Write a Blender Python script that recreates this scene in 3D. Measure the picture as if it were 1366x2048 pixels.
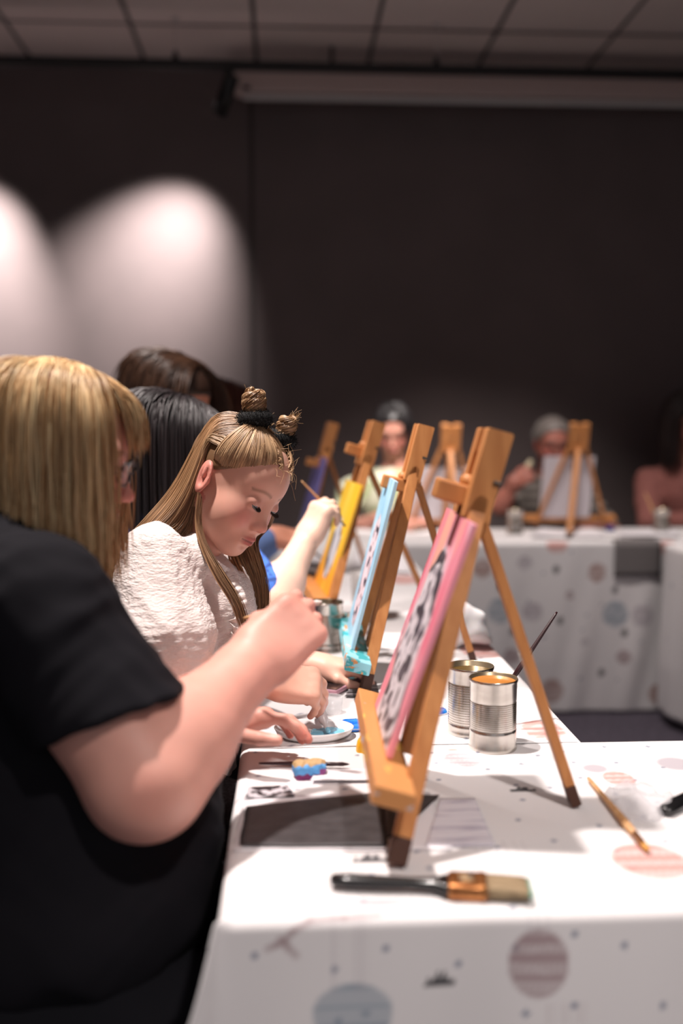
import bpy, bmesh, math, random
import numpy as np
from mathutils import Vector, Matrix

scene = bpy.context.scene
for _o in list(bpy.data.objects):
    bpy.data.objects.remove(_o)
COL = scene.collection

# ------------------------------------------------------------------ camera
F = 35 / 36 * 2048
PITCH = math.atan(174 / F)
YAW = math.atan(113 / F)
CAM_Z = 1.23
cam_data = bpy.data.cameras.new('camera')
cam_data.lens = 35
cam_data.sensor_width = 36
cam_data.sensor_height = 36
cam_data.sensor_fit = 'VERTICAL'
cam_data.clip_start = 0.05
cam_data.dof.use_dof = True
cam_data.dof.focus_distance = 1.63
cam_data.dof.aperture_fstop = 1.5
cam = bpy.data.objects.new('camera', cam_data)
COL.objects.link(cam)
cam.location = (0, 0, CAM_Z)
cam.rotation_euler = (math.pi / 2 - PITCH, 0, -YAW)
scene.camera = cam

# ------------------------------------------------------------------ world, exposure
world = bpy.data.worlds.new('room_air')
scene.world = world
world.use_nodes = True
world.node_tree.nodes['Background'].inputs[0].default_value = (0.95, 0.9, 0.92, 1)
world.node_tree.nodes['Background'].inputs[1].default_value = 0.26
scene.view_settings.view_transform = 'Standard'
scene.view_settings.look = 'None'
scene.view_settings.gamma = 1
scene.view_settings.use_curve_mapping = False
scene.view_settings.exposure = 0.6


# ------------------------------------------------------------------ lamps of the room: ceiling track spots, plus two added fill spots
def spot(name, loc, target, power, angle, blend, radius, color=(1.0, 0.9, 0.82)):
    d = bpy.data.lights.new(name, 'SPOT')
    d.energy = power
    d.spot_size = math.radians(angle)
    d.spot_blend = blend
    d.shadow_soft_size = radius
    d.color = color
    o = bpy.data.objects.new(name, d)
    COL.objects.link(o)
    o.location = loc
    v = Vector(target) - Vector(loc)
    o.rotation_euler = v.to_track_quat('-Z', 'Y').to_euler()
    return o


WARM = (1.0, 0.90, 0.85)
spot('table_or_fill_spot', (-0.45, 1.35, 3.1), (0.12, 1.40, 0.74), 210, 66, 0.7, 0.05, WARM)
spot('table_or_fill_spot', (-0.60, 2.45, 3.1), (0.10, 2.45, 0.74), 170, 56, 0.7, 0.05, WARM)
spot('table_or_fill_spot', (0.75, -0.55, 3.1), (0.45, 0.94, 0.70), 145, 38, 1.0, 0.08, WARM)  # added fill from behind the camera, brightens the near cloth front
spot('table_or_fill_spot', (0.95, 3.45, 3.1), (0.95, 4.35, 0.74), 150, 66, 0.7, 0.05, WARM)
spot('table_or_fill_spot', (0.35, 3.3, 3.1), (0.56, 4.80, 1.05), 330, 24, 0.9, 0.05, WARM)  # added fill aimed at the far woman to brighten her face
spot('wall_spot', (-0.345, 5.0, 2.80), (-0.74, 5.57, 1.84), 300, 70, 1.0, 0.03, (1.0, 0.93, 0.89))
spot('wall_spot', (-1.43, 5.0, 2.80), (-1.81, 5.57, 1.84), 300, 70, 1.0, 0.03, (1.0, 0.93, 0.89))

# ------------------------------------------------------------------ pixel of the photograph -> point in the room
_th = math.pi / 2 - PITCH
_RX = np.array([[1, 0, 0], [0, math.cos(_th), -math.sin(_th)], [0, math.sin(_th), math.cos(_th)]])
_c, _s = math.cos(-YAW), math.sin(-YAW)
_RZ = np.array([[_c, -_s, 0], [_s, _c, 0], [0, 0, 1]])
_R = _RZ @ _RX
_C = np.array([0, 0, CAM_Z])


def ray(px, py):
    return _R @ np.array([(px - 683) / F, (1024 - py) / F, -1])


def PY(px, py, Y):
    d = ray(px, py)
    return _C + d * (Y / d[1])


def PZ(px, py, z=0.74):
    d = ray(px, py)
    return _C + d * ((z - CAM_Z) / d[2])


# ------------------------------------------------------------------ small helpers
def lin(c):
    c = np.asarray(c, float) / 255
    return np.where(c <= 0.04045, c / 12.92, ((c + 0.055) / 1.055) ** 2.4)


def mat(name, color=(200, 200, 200), rough=0.5, metal=0.0, attr=False, spec=0.5, sss=0, noise=None, bump=None,
        alpha=1, trans=0, coat=0, sheen=0):
    m = bpy.data.materials.new(name)
    m.use_nodes = True
    nt = m.node_tree
    b = nt.nodes['Principled BSDF']
    b.inputs['Base Color'].default_value = (*lin(color), 1)
    b.inputs['Roughness'].default_value = rough
    b.inputs['Metallic'].default_value = metal
    b.inputs['Specular IOR Level'].default_value = spec
    b.inputs['Alpha'].default_value = alpha
    b.inputs['Transmission Weight'].default_value = trans
    b.inputs['Coat Weight'].default_value = coat
    b.inputs['Sheen Weight'].default_value = sheen
    if sss:
        b.inputs['Subsurface Weight'].default_value = sss
        b.inputs['Subsurface Radius'].default_value = (1.0, 0.35, 0.2)
        b.inputs['Subsurface Scale'].default_value = 0.008
    src = None
    if attr:
        a = nt.nodes.new('ShaderNodeAttribute')
        a.attribute_name = 'Col'
        src = a.outputs['Color']
        nt.links.new(src, b.inputs['Base Color'])
    if noise:           # (scale xyz, second colour, low, high)
        tc = nt.nodes.new('ShaderNodeTexCoord')
        mp = nt.nodes.new('ShaderNodeMapping')
        mp.inputs['Scale'].default_value = noise[0]
        nz = nt.nodes.new('ShaderNodeTexNoise')
        nz.inputs['Scale'].default_value = 1
        nz.inputs['Detail'].default_value = 5
        rp = nt.nodes.new('ShaderNodeValToRGB')
        rp.color_ramp.elements[0].position = noise[2]
        rp.color_ramp.elements[1].position = noise[3]
        rp.color_ramp.elements[0].color = (*lin(color), 1)
        rp.color_ramp.elements[1].color = (*lin(noise[1]), 1)
        nt.links.new(tc.outputs['Object'], mp.inputs[0])
        nt.links.new(mp.outputs[0], nz.inputs['Vector'])
        nt.links.new(nz.outputs['Fac'], rp.inputs[0])
        if src is None:
            nt.links.new(rp.outputs[0], b.inputs['Base Color'])
    if bump:            # (scale xyz, strength, distance)
        tc = nt.nodes.new('ShaderNodeTexCoord')
        mp = nt.nodes.new('ShaderNodeMapping')
        mp.inputs['Scale'].default_value = bump[0]
        nz = nt.nodes.new('ShaderNodeTexNoise')
        nz.inputs['Scale'].default_value = 1
        nz.inputs['Detail'].default_value = 3
        bp = nt.nodes.new('ShaderNodeBump')
        bp.inputs['Strength'].default_value = bump[1]
        bp.inputs['Distance'].default_value = bump[2]
        nt.links.new(tc.outputs['Object'], mp.inputs[0])
        nt.links.new(mp.outputs[0], nz.inputs['Vector'])
        nt.links.new(nz.outputs['Fac'], bp.inputs['Height'])
        nt.links.new(bp.outputs[0], b.inputs['Normal'])
    return m


def link(name, me, m=None, parent=None, smooth=True):
    if m:
        me.materials.append(m)
    if smooth:
        me.polygons.foreach_set('use_smooth', np.ones(len(me.polygons), bool))
    o = bpy.data.objects.new(name, me)
    COL.objects.link(o)
    if parent:
        o.parent = parent
    return o


def npmesh(name, V, Fq, m=None, parent=None, col=None, smooth=True):
    """V (n,3); Fq (k,3|4) index array -> one mesh object"""
    V = np.asarray(V, np.float32)
    Fq = np.asarray(Fq, np.int32)
    me = bpy.data.meshes.new(name)
    me.vertices.add(len(V))
    me.vertices.foreach_set('co', V.ravel())
    k = Fq.shape[1]
    me.loops.add(Fq.size)
    me.loops.foreach_set('vertex_index', Fq.ravel())
    me.polygons.add(len(Fq))
    me.polygons.foreach_set('loop_start', np.arange(0, Fq.size, k, dtype=np.int32))
    me.update(calc_edges=True)
    me.validate()
    if col is not None:
        a = me.color_attributes.new('Col', 'FLOAT_COLOR', 'POINT')
        c4 = np.ones((len(V), 4), np.float32)
        c4[:, :3] = col
        a.data.foreach_set('color', c4.ravel())
    return link(name, me, m, parent, smooth)


def bmobj(name, bm, m=None, parent=None, smooth=False):
    me = bpy.data.meshes.new(name)
    bmesh.ops.recalc_face_normals(bm, faces=bm.faces)
    bm.to_mesh(me)
    bm.free()
    return link(name, me, m, parent, smooth)


def thing(name, label, cat, loc=(0, 0, 0), rotz=0, group=None):
    o = bpy.data.objects.new(name, None)
    COL.objects.link(o)
    o.location = loc
    o.rotation_euler = (0, 0, rotz)
    return tag(o, label, cat, group)


def tag(o, label, cat, group=None, kind=None):
    o['label'] = label
    o['category'] = cat
    if group:
        o['group'] = group
    if kind:
        o['kind'] = kind
    return o


def struct(o):
    o['kind'] = 'structure'
    return o


def box(bm, c, size, M=None, bevel=0.0):
    r = bmesh.ops.create_cube(bm, size=1.0)
    vs = r['verts']
    bmesh.ops.scale(bm, vec=size, verts=vs)
    if bevel:
        es = list({e for v in vs for e in v.link_edges})
        g = bmesh.ops.bevel(bm, geom=es, offset=bevel, segments=2, affect='EDGES', profile=0.5)
        vs = list({v for f in g['faces'] for v in f.verts} | {v for v in vs if v.is_valid})
    mm = Matrix.Translation(c)
    if M is not None:
        mm = mm @ M.to_4x4()
    bmesh.ops.transform(bm, matrix=mm, verts=vs)
    return vs


def bar(bm, a, b, w, t, side=(0, 1, 0), bevel=0.0015):
    """bar from a to b, width w along 'side', thickness t across it"""
    a, b = Vector(a), Vector(b)
    z = (b - a).normalized()
    s = Vector(side)
    s = (s - z * s.dot(z)).normalized()
    n = s.cross(z)
    M = Matrix((n, s, z)).transposed()
    return box(bm, (a + b) / 2, (t, w, (b - a).length), M, bevel)


def lathe(bm, prof, n=32, M=None, cap=False):
    rings = []
    for r, z in prof:
        ring = []
        for i in range(n):
            a = 2 * math.pi * i / n
            v = Vector((r * math.cos(a), r * math.sin(a), z))
            if M is not None:
                v = M @ v
            ring.append(bm.verts.new(v))
        rings.append(ring)
    for k in range(len(rings) - 1):
        for i in range(n):
            bm.faces.new((rings[k][i], rings[k][(i + 1) % n], rings[k + 1][(i + 1) % n], rings[k + 1][i]))
    if cap:
        bm.faces.new(rings[0][::-1])
        bm.faces.new(rings[-1])


def dirM(a, b):
    """matrix that maps local z from a towards b, origin at a"""
    a, b = Vector(a), Vector(b)
    return Matrix.Translation(a) @ (b - a).to_track_quat('Z', 'Y').to_matrix().to_4x4()


def strands(S, Rd, sides=4):
    """S (N,n,3), Rd (N,n) -> verts, faces of thin tubes"""
    N, n, _ = S.shape
    T = np.gradient(S, axis=1)
    T /= np.linalg.norm(T, axis=2, keepdims=True) + 1e-9
    ref = np.array([0.31, 0.73, 0.61])
    U = np.cross(T, ref)
    U /= np.linalg.norm(U, axis=2, keepdims=True) + 1e-9
    W = np.cross(T, U)
    ang = np.arange(sides) * 2 * np.pi / sides
    V = S[:, :, None] + Rd[:, :, None, None] * (np.cos(ang)[:, None] * U[:, :, None] + np.sin(ang)[:, None] * W[:, :, None])
    V = V.reshape(-1, 3)
    base = (np.arange(N) * n * sides)[:, None, None] + (np.arange(n - 1) * sides)[None, :, None]
    j = np.arange(sides)[None, None]
    j2 = (j + 1) % sides
    Q = np.stack([base + j, base + j2, base + sides + j2, base + sides + j], -1).reshape(-1, 4)
    return V, Q


def tube(name, pts, rad, m, parent=None, sides=12, sub=6, caps=True):
    P = np.array([np.asarray(p, float) for p in pts])
    k = len(P)
    if k > 2 and sub > 1:
        P = catmull(P, sub)
    rr = np.asarray(rad, float) * np.ones(k) if np.ndim(rad) else np.full(k, rad)
    r = np.interp(np.linspace(0, k - 1, len(P)), np.arange(k), rr)
    if caps:
        d0 = P[0] - P[1]
        d1 = P[-1] - P[-2]
        d0 /= np.linalg.norm(d0)
        d1 /= np.linalg.norm(d1)
        P = np.vstack([P[0] + d0 * r[0] * .01, P, P[-1] + d1 * r[-1] * .01])
        r = np.concatenate([[r[0] * .05], r, [r[-1] * .05]])
    V, Q = strands(P[None], r[None], sides)
    return npmesh(name, V, Q, m, parent)


def catmull(P, sub):
    P = np.vstack([2 * P[0] - P[1], P, 2 * P[-1] - P[-2]])
    out = []
    for i in range(1, len(P) - 2):
        for t in np.arange(sub) / sub:
            a, b, c, d = P[i - 1], P[i], P[i + 1], P[i + 2]
            out.append(.5 * ((2 * b) + (c - a) * t + (2 * a - 5 * b + 4 * c - d) * t * t + (3 * b - a - 3 * c + d) * t ** 3))
    out.append(P[-2])
    return np.array(out)


def vnoise(x, y, seed=0):
    """smooth value noise on arrays, 0..1"""
    def h(i, j):
        v = np.sin(i * 127.1 + j * 311.7 + seed * 74.7) * 43758.5453
        return v - np.floor(v)
    i, j = np.floor(x), np.floor(y)
    fx, fy = x - i, y - j
    fx = fx * fx * (3 - 2 * fx)
    fy = fy * fy * (3 - 2 * fy)
    return (h(i, j) * (1 - fx) + h(i + 1, j) * fx) * (1 - fy) + (h(i, j + 1) * (1 - fx) + h(i + 1, j + 1) * fx) * fy


# ------------------------------------------------------------------ smooth solids (distance fields -> mesh) for bodies and clothes
class Group:
    def __init__(self, R=None, t=(0, 0, 0), s=1.0):
        self.R = np.eye(3) if R is None else np.asarray(R, float)
        self.t = np.asarray(t, float)
        self.s = s
        self.ops = []

    def local(self, P):
        return ((P - self.t) @ self.R) / self.s

    def world(self, p):
        return np.asarray(p, float) * self.s @ self.R.T + self.t

    def cap(self, a, b, ra, rb=None, k=.01, sub=False):
        self.ops.append(('cap', np.asarray(a, float), np.asarray(b, float), ra, ra if rb is None else rb, k, sub))
        return self

    def ell(self, c, r, k=.01, sub=False, rot=None):
        self.ops.append(('ell', np.asarray(c, float), np.asarray(r, float) * np.ones(3), rot, None, k, sub))
        return self

    def rbox(self, c, h, rd, k=.01, sub=False, rot=None):
        self.ops.append(('box', np.asarray(c, float), np.asarray(h, float), rd, rot, k, sub))
        return self

    def half(self, p, n, k=.003):
        """cut away everything on the side the normal n points to"""
        n = np.asarray(n, float)
        self.ops.append(('half', np.asarray(p, float), n / np.linalg.norm(n), None, None, k, True))
        return self


def prim(op, P):
    t = op[0]
    if t == 'cap':
        a, b, ra, rb = op[1:5]
        ab = (b - a)
        L = max(float(ab @ ab), 1e-12)
        h = np.clip((P - a) @ ab / L, 0, 1)
        return np.linalg.norm(P - a - h[:, None] * ab, axis=1) - (ra + (rb - ra) * h)
    if t == 'ell':
        Q = P - op[1]
        if op[3] is not None:
            Q = Q @ op[3]
        r = op[2]
        k0 = np.linalg.norm(Q / r, axis=1)
        k1 = np.linalg.norm(Q / (r * r), axis=1) + 1e-9
        return np.where(k0 < 1e-3, -r.min(), k0 * (k0 - 1) / k1)
    if t == 'box':
        Q = P - op[1]
        if op[4] is not None:
            Q = Q @ op[4]
        q = np.abs(Q) - op[2]
        return np.linalg.norm(np.maximum(q, 0), axis=1) + np.minimum(q.max(1), 0) - op[3]
    if t == 'half':
        return -((P - op[1]) @ op[2])


def smin(a, b, k):
    h = np.maximum(k - np.abs(a - b), 0) / k
    return np.minimum(a, b) - h * h * k * .25


def field(groups, P, disp=None):
    d = np.full(len(P), 10.0)
    for g in groups:
        L = g.local(P)
        for op in g.ops:
            v = prim(op, L) * g.s
            k = max(op[5] * g.s, 1e-5)
            if op[6]:
                d = -smin(-d, v, k)
            else:
                d = smin(d, v, k)
    if disp is not None:
        d = d + disp(P)
    return d


def solid(groups, lo, hi, h, disp=None):
    lo, hi = np.asarray(lo, float), np.asarray(hi, float)
    cf = 4
    nc = np.ceil((hi - lo) / (h * cf)).astype(int) + 1
    H = h * cf
    ax = [lo[i] + (np.arange(nc[i]) + .5) * H - h / 2 for i in range(3)]
    G = np.stack(np.meshgrid(*ax, indexing='ij'), -1).reshape(-1, 3)
    dc = field(groups, G, disp).reshape(nc).astype(np.float32)
    near = np.abs(dc) < H * 1.25
    D = np.repeat(np.repeat(np.repeat(dc, cf, 0), cf, 1), cf, 2)
    bi = np.argwhere(near)
    off = np.stack(np.meshgrid(*[np.arange(cf)] * 3, indexing='ij'), -1).reshape(-1, 3)
    for s in range(0, len(bi), 8000):
        idx = (bi[s:s + 8000, None] * cf + off[None]).reshape(-1, 3)
        D[idx[:, 0], idx[:, 1], idx[:, 2]] = field(groups, lo + idx * h, disp)
    # surface nets
    S = D < 0
    n = np.array(D.shape)
    cell = np.zeros(n - 1, np.int8)
    for i in (0, 1):
        for j in (0, 1):
            for k in (0, 1):
                cell += S[i:n[0] - 1 + i, j:n[1] - 1 + j, k:n[2] - 1 + k]
    act = np.argwhere((cell > 0) & (cell < 8))
    vid = np.full(n - 1, -1, np.int32)
    vid[act[:, 0], act[:, 1], act[:, 2]] = np.arange(len(act))
    acc = np.zeros((len(act), 3))
    cnt = np.zeros(len(act))
    cor = [np.array(c) for c in ((0, 0, 0), (0, 0, 1), (0, 1, 0), (0, 1, 1), (1, 0, 0), (1, 0, 1), (1, 1, 0), (1, 1, 1))]
    for i in range(8):
        for j in range(i + 1, 8):
            df = cor[j] - cor[i]
            if np.abs(df).sum() != 1 or df.sum() != 1:
                continue
            a = act + cor[i]
            b = act + cor[j]
            da = D[a[:, 0], a[:, 1], a[:, 2]]
            db = D[b[:, 0], b[:, 1], b[:, 2]]
            m = (da < 0) != (db < 0)
            t = np.where(m, da / np.where(m, da - db, 1), 0)
            acc += np.where(m[:, None], cor[i] + t[:, None] * df, 0)
            cnt += m
    V = lo + (act + acc / np.maximum(cnt, 1)[:, None]) * h
    quads = []
    for axis in range(3):
        sl0 = [slice(None)] * 3
        sl1 = [slice(None)] * 3
        sl0[axis] = slice(0, -1)
        sl1[axis] = slice(1, None)
        E = np.argwhere(S[tuple(sl0)] != S[tuple(sl1)])
        u, v = [(1, 2), (2, 0), (0, 1)][axis]
        ok = (E[:, u] > 0) & (E[:, v] > 0) & (E[:, u] < n[u] - 1) & (E[:, v] < n[v] - 1)
        E = E[ok]
        eu = np.zeros(3, int)
        eu[u] = 1
        ev = np.zeros(3, int)
        ev[v] = 1
        q = np.stack([vid[tuple((E - eu - ev).T)], vid[tuple((E - ev).T)], vid[tuple(E.T)], vid[tuple((E - eu).T)]], 1)
        fl = ~S[tuple(E.T)]
        q[fl] = q[fl][:, ::-1]
        quads.append(q)
    Q = np.vstack(quads)
    Q = Q[(Q >= 0).all(1)]
    return V, Q


def folds(seed, amp, freq, n=6, bias=(1, 1, 1)):
    rng = np.random.default_rng(seed)
    K = rng.normal(size=(n, 3)) * np.asarray(bias)
    K = K / np.linalg.norm(K, axis=1, keepdims=True) * freq * rng.uniform(.6, 1.5, (n, 1))
    ph = rng.uniform(0, 6.28, n)

    def f(P):
        d = np.zeros(len(P))
        for k, p in zip(K, ph):
            w = P @ k + p + 1.2 * np.sin(P @ k[[1, 2, 0]] * .6 + p * 2)
            d += np.abs(np.sin(w)) ** 1.5
        return (d / n - .5) * amp
    return f

# ------------------------------------------------------------------ the room
M_WALL = mat('wall_paint', (104, 92, 92), 0.85, noise=((3, 3, 3), (98, 87, 87), .35, .65))
M_FLOOR = mat('carpet', (88, 82, 92), 0.95, spec=.1, noise=((55, 55, 55), (62, 57, 66), .35, .65), bump=((220, 220, 220), .4, .004))
M_BLACK = mat('black_metal', (14, 14, 16), 0.45)
M_WHITEMETAL = mat('white_metal', (200, 192, 190), 0.5)


def tile_mat():
    m = mat('ceiling_tile', (236, 222, 218), 0.9)
    nt = m.node_tree
    b = nt.nodes['Principled BSDF']
    tc = nt.nodes.new('ShaderNodeTexCoord')
    mp = nt.nodes.new('ShaderNodeMapping')
    mp.inputs['Location'].default_value = (-PY(513, 122, 5.5)[0], 0.32, 0)
    br = nt.nodes.new('ShaderNodeTexBrick')
    br.offset = 0
    br.inputs['Scale'].default_value = 1
    br.inputs['Brick Width'].default_value = .6
    br.inputs['Row Height'].default_value = .6
    br.inputs['Mortar Size'].default_value = .012
    br.inputs['Mortar Smooth'].default_value = .1
    br.inputs['Bias'].default_value = 0
    br.inputs['Color1'].default_value = (*lin((236, 222, 218)), 1)
    br.inputs['Color2'].default_value = (*lin((226, 212, 208)), 1)
    br.inputs['Mortar'].default_value = (*lin((88, 84, 84)), 1)
    nt.links.new(tc.outputs['Object'], mp.inputs[0])
    nt.links.new(mp.outputs[0], br.inputs['Vector'])
    nt.links.new(br.outputs['Color'], b.inputs['Base Color'])
    return m


WALL_Y, CEIL = 5.57, 3.175


def slab(name, lo, hi, m):
    bm = bmesh.new()
    lo, hi = Vector(lo), Vector(hi)
    box(bm, (lo + hi) / 2, hi - lo)
    return struct(bmobj(name, bm, m))


slab('floor', (-3.6, -2.6, -.1), (4.2, WALL_Y + .12, 0), M_FLOOR)
slab('ceiling', (-3.6, -2.6, CEIL), (4.2, WALL_Y + .12, CEIL + .1), tile_mat())
slab('wall_back', (-3.6, WALL_Y, 0), (4.2, WALL_Y + .12, CEIL), M_WALL)
slab('wall_left', (-3.72, -2.6, 0), (-3.6, WALL_Y + .12, CEIL), M_WALL)
slab('wall_right', (4.2, -2.6, 0), (4.32, WALL_Y + .12, CEIL), M_WALL)
_x = PY(504, 450, WALL_Y)[0]
slab('trim_1', (_x - .012, WALL_Y - .006, 0.05), (_x + .012, WALL_Y, CEIL), mat('joint_cover', (62, 54, 54), .7))
slab('baseboard_back', (-3.6, WALL_Y - .015, 0), (4.2, WALL_Y, .08), M_BLACK)

# lighting track hung from the ceiling
RY = 5.0
RZ = PY(600, 134, RY)[2]
tr = thing('lighting_track', 'long black lighting track hung on thin wires below the ceiling', 'lighting track', (0, RY, RZ))
bm = bmesh.new()
box(bm, (.3, 0, 0), (7.6, .04, .042), bevel=.003)
bmobj('rail', bm, M_BLACK, tr)
for px in (351, 873):
    x = PY(px, 110, RY)[0]
    h = bmesh.new()
    lathe(h, [(.003, .03), (.003, CEIL - RZ - .012)], 8)
    lathe(h, [(.02, CEIL - RZ - .012), (.02, CEIL - RZ)], 16, cap=True)
    o = bmobj('hanger_wire', h, M_WHITEMETAL, tr)
    o.location = (x, 0, 0)
    k = bmesh.new()
    box(k, (0, 0, .03), (.03, .03, .022), bevel=.003)
    lathe(k, [(.011, .04), (.011, .06), (.004, .065)], 12)
    o2 = bmobj('clip', k, M_BLACK, o)


def track_head(label, loc, aim):
    t = thing('track_spotlight', label, 'spotlight', loc)
    v = Vector(aim) - Vector(loc)
    bm = bmesh.new()
    box(bm, (0, 0, -.035), (.05, .034, .025), bevel=.003)
    lathe(bm, [(.009, -.09), (.009, -.045)], 10, cap=True)
    bmobj('bracket', bm, M_BLACK, t)
    p = Vector((0, 0, -.09))
    M = Matrix.Translation(p) @ v.to_track_quat('Z', 'Y').to_matrix().to_4x4()
    bm = bmesh.new()
    lathe(bm, [(.0, -.05), (.035, -.05), (.038, -.045), (.038, .15), (.034, .15), (.034, .12), (0, .12)], 28, M)
    bmobj('lamp_housing', bm, M_BLACK, t, True)
    return t


hx = PY(458, 140, RY)[0]
track_head('black cylindrical spotlight on the track beside the screen case', (hx, RY, RZ), (hx - .45, RY + .35, RZ - 1.15))
track_head('black cylindrical spotlight at the far left end of the track', (-1.62, RY, RZ), (-1.70, RY + .45, RZ - 1.0))

# projection screen case
sc = thing('projection_screen', 'white rolled-up projection screen case below the ceiling', 'projection screen', tuple(PY(470, 165, 5.33)))
bm = bmesh.new()
box(bm, (1.6, 0, 0), (3.2, .12, .118), bevel=.008)
bmobj('case', bm, mat('screen_case', (190, 172, 168), .5), sc)
bm = bmesh.new()
box(bm, (1.62, -.01, -.075), (3.16, .03, .026), bevel=.006)
bmobj('bottom_bar', bm, mat('screen_bar', (196, 194, 194), .4), sc)
bm = bmesh.new()
box(bm, (.06, -.062, -.045), (.04, .012, .02), bevel=.003)
bmobj('end_clip', bm, M_BLACK, sc)
for x in (.5, 2.6):
    bm = bmesh.new()
    box(bm, (x, .0, .17), (.02, .03, .24))
    bmobj('bracket', bm, M_BLACK, sc)


# ------------------------------------------------------------------ tables and printed cloths
TZ = 0.737
M_LEGS = mat('table_steel', (120, 120, 124), .35, .8)
M_TOPWOOD = mat('table_laminate', (180, 172, 160), .5)


def table(label, lo, hi, legs, group='folding tables under printed cloths'):
    t = thing('folding_table', label, 'table', ((lo[0] + hi[0]) / 2, (lo[1] + hi[1]) / 2, 0), group=None)
    w, d = hi[0] - lo[0], hi[1] - lo[1]
    bm = bmesh.new()
    box(bm, (0, 0, TZ - .019), (w - .02, d - .02, .03), bevel=.004)
    bmobj('tabletop', bm, M_TOPWOOD, t)
    for x, y in legs:
        bm = bmesh.new()
        lathe(bm, [(.014, 0), (.014, TZ - .034)], 12, cap=True)
        o = bmobj('leg', bm, M_LEGS, t)
        o.location = (x - t.location.x, y - t.location.y, 0)
    return t


X0, X1, YN, YJ, YF, YB = -.058, .453, .967, 1.484, 4.12, 4.67
table('folding table nearest the camera, under a white printed cloth', (X0, YN), (1.75, YJ), [(.42, 1.05), (1.65, 1.05), (1.65, 1.42), (.42, 1.42)])
table('long folding table running away down the left row of painters', (X0, YJ + .01), (X1, YF - .01), [(.4, 1.6), (.4, 4.0), (.02, 4.0), (.02, 2.75), (.4, 2.75)])
table('folding table across the back of the room before the dark wall', (X0, YF), (2.12, YB), [(.1, 4.2), (2.0, 4.2), (2.0, 4.6), (.1, 4.6)])

BASE = lin((232, 229, 230))
INK = dict(red=lin((205, 130, 118)), mauve=lin((150, 120, 124)), blue=lin((140, 156, 170)), black=lin((44, 44, 50)),
           dot=lin((112, 122, 146)), grey=lin((176, 168, 176)), brown=lin((160, 118, 108)))


def printed(P, items):
    """paints the printed motifs of the cloth and one can shadow: P (n,2) on the flat cloth, items list of motifs"""
    c = np.tile(BASE, (len(P), 1))

    def mix(mask, ink):
        mask = np.clip(mask, 0, 1)[:, None]
        c[:] = c * (1 - mask) + INK[ink] * mask
    for it in items:
        kind, x, y, rx, ry, ink = it[:6]
        u, v = (P[:, 0] - x) / rx, (P[:, 1] - y) / ry
        if kind == 'dot':
            mix(np.clip((1 - np.hypot(u, v)) * 4, 0, 1) * .85, ink)
        elif kind == 'balloon':
            r = np.hypot(u, v)
            inside = np.clip((1 - r) * 14, 0, 1)
            st = .45 + .35 * (np.sin(v * 11) > .25) + .2 * (np.abs(np.sin(u * 16 + np.sin(v * 5))) > .8) * (np.sin(v * 11) < 0)
            mix(inside * st, ink)
            mix(np.clip(1 - np.abs(r - .97) * 18, 0, 1) * .5, ink)
        elif kind == 'dome':
            r = np.hypot(u, np.where(v > 0, v, v * .7))
            mix(np.clip((1 - r) * 12, 0, 1) * (.6 + .25 * (np.sin(v * 9) > .7)), ink)
        elif kind == 'ropes':
            for k in np.linspace(-1, 1, 6):
                mix(np.clip(1 - np.abs(u - k) * 14, 0, 1) * (np.abs(v) < 1) * .35, ink)
        elif kind == 'bunting':
            w = np.abs(u) + .18 * np.sin(u * 17)
            mix(((np.abs(u) < 1) & (v < .6) & (v > -1 + 1.2 * w + .35 * np.sin(u * 11 + 1))) * .9, ink)
        elif kind == 'curve':
            pts = it[6]
            for a, b in zip(pts[:-1], pts[1:]):
                a, b = np.array(a), np.array(b)
                ab = b - a
                h = np.clip((P - a) @ ab / (ab @ ab), 0, 1)
                d = np.linalg.norm(P - a - h[:, None] * ab, axis=1)
                mix(np.clip(1.6 - d / rx, 0, 1) * ry, ink)
    return c


M_CLOTH = mat('printed_cotton', rough=.85, attr=True, spec=.2, bump=((900, 900, 900), .08, .001))


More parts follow.
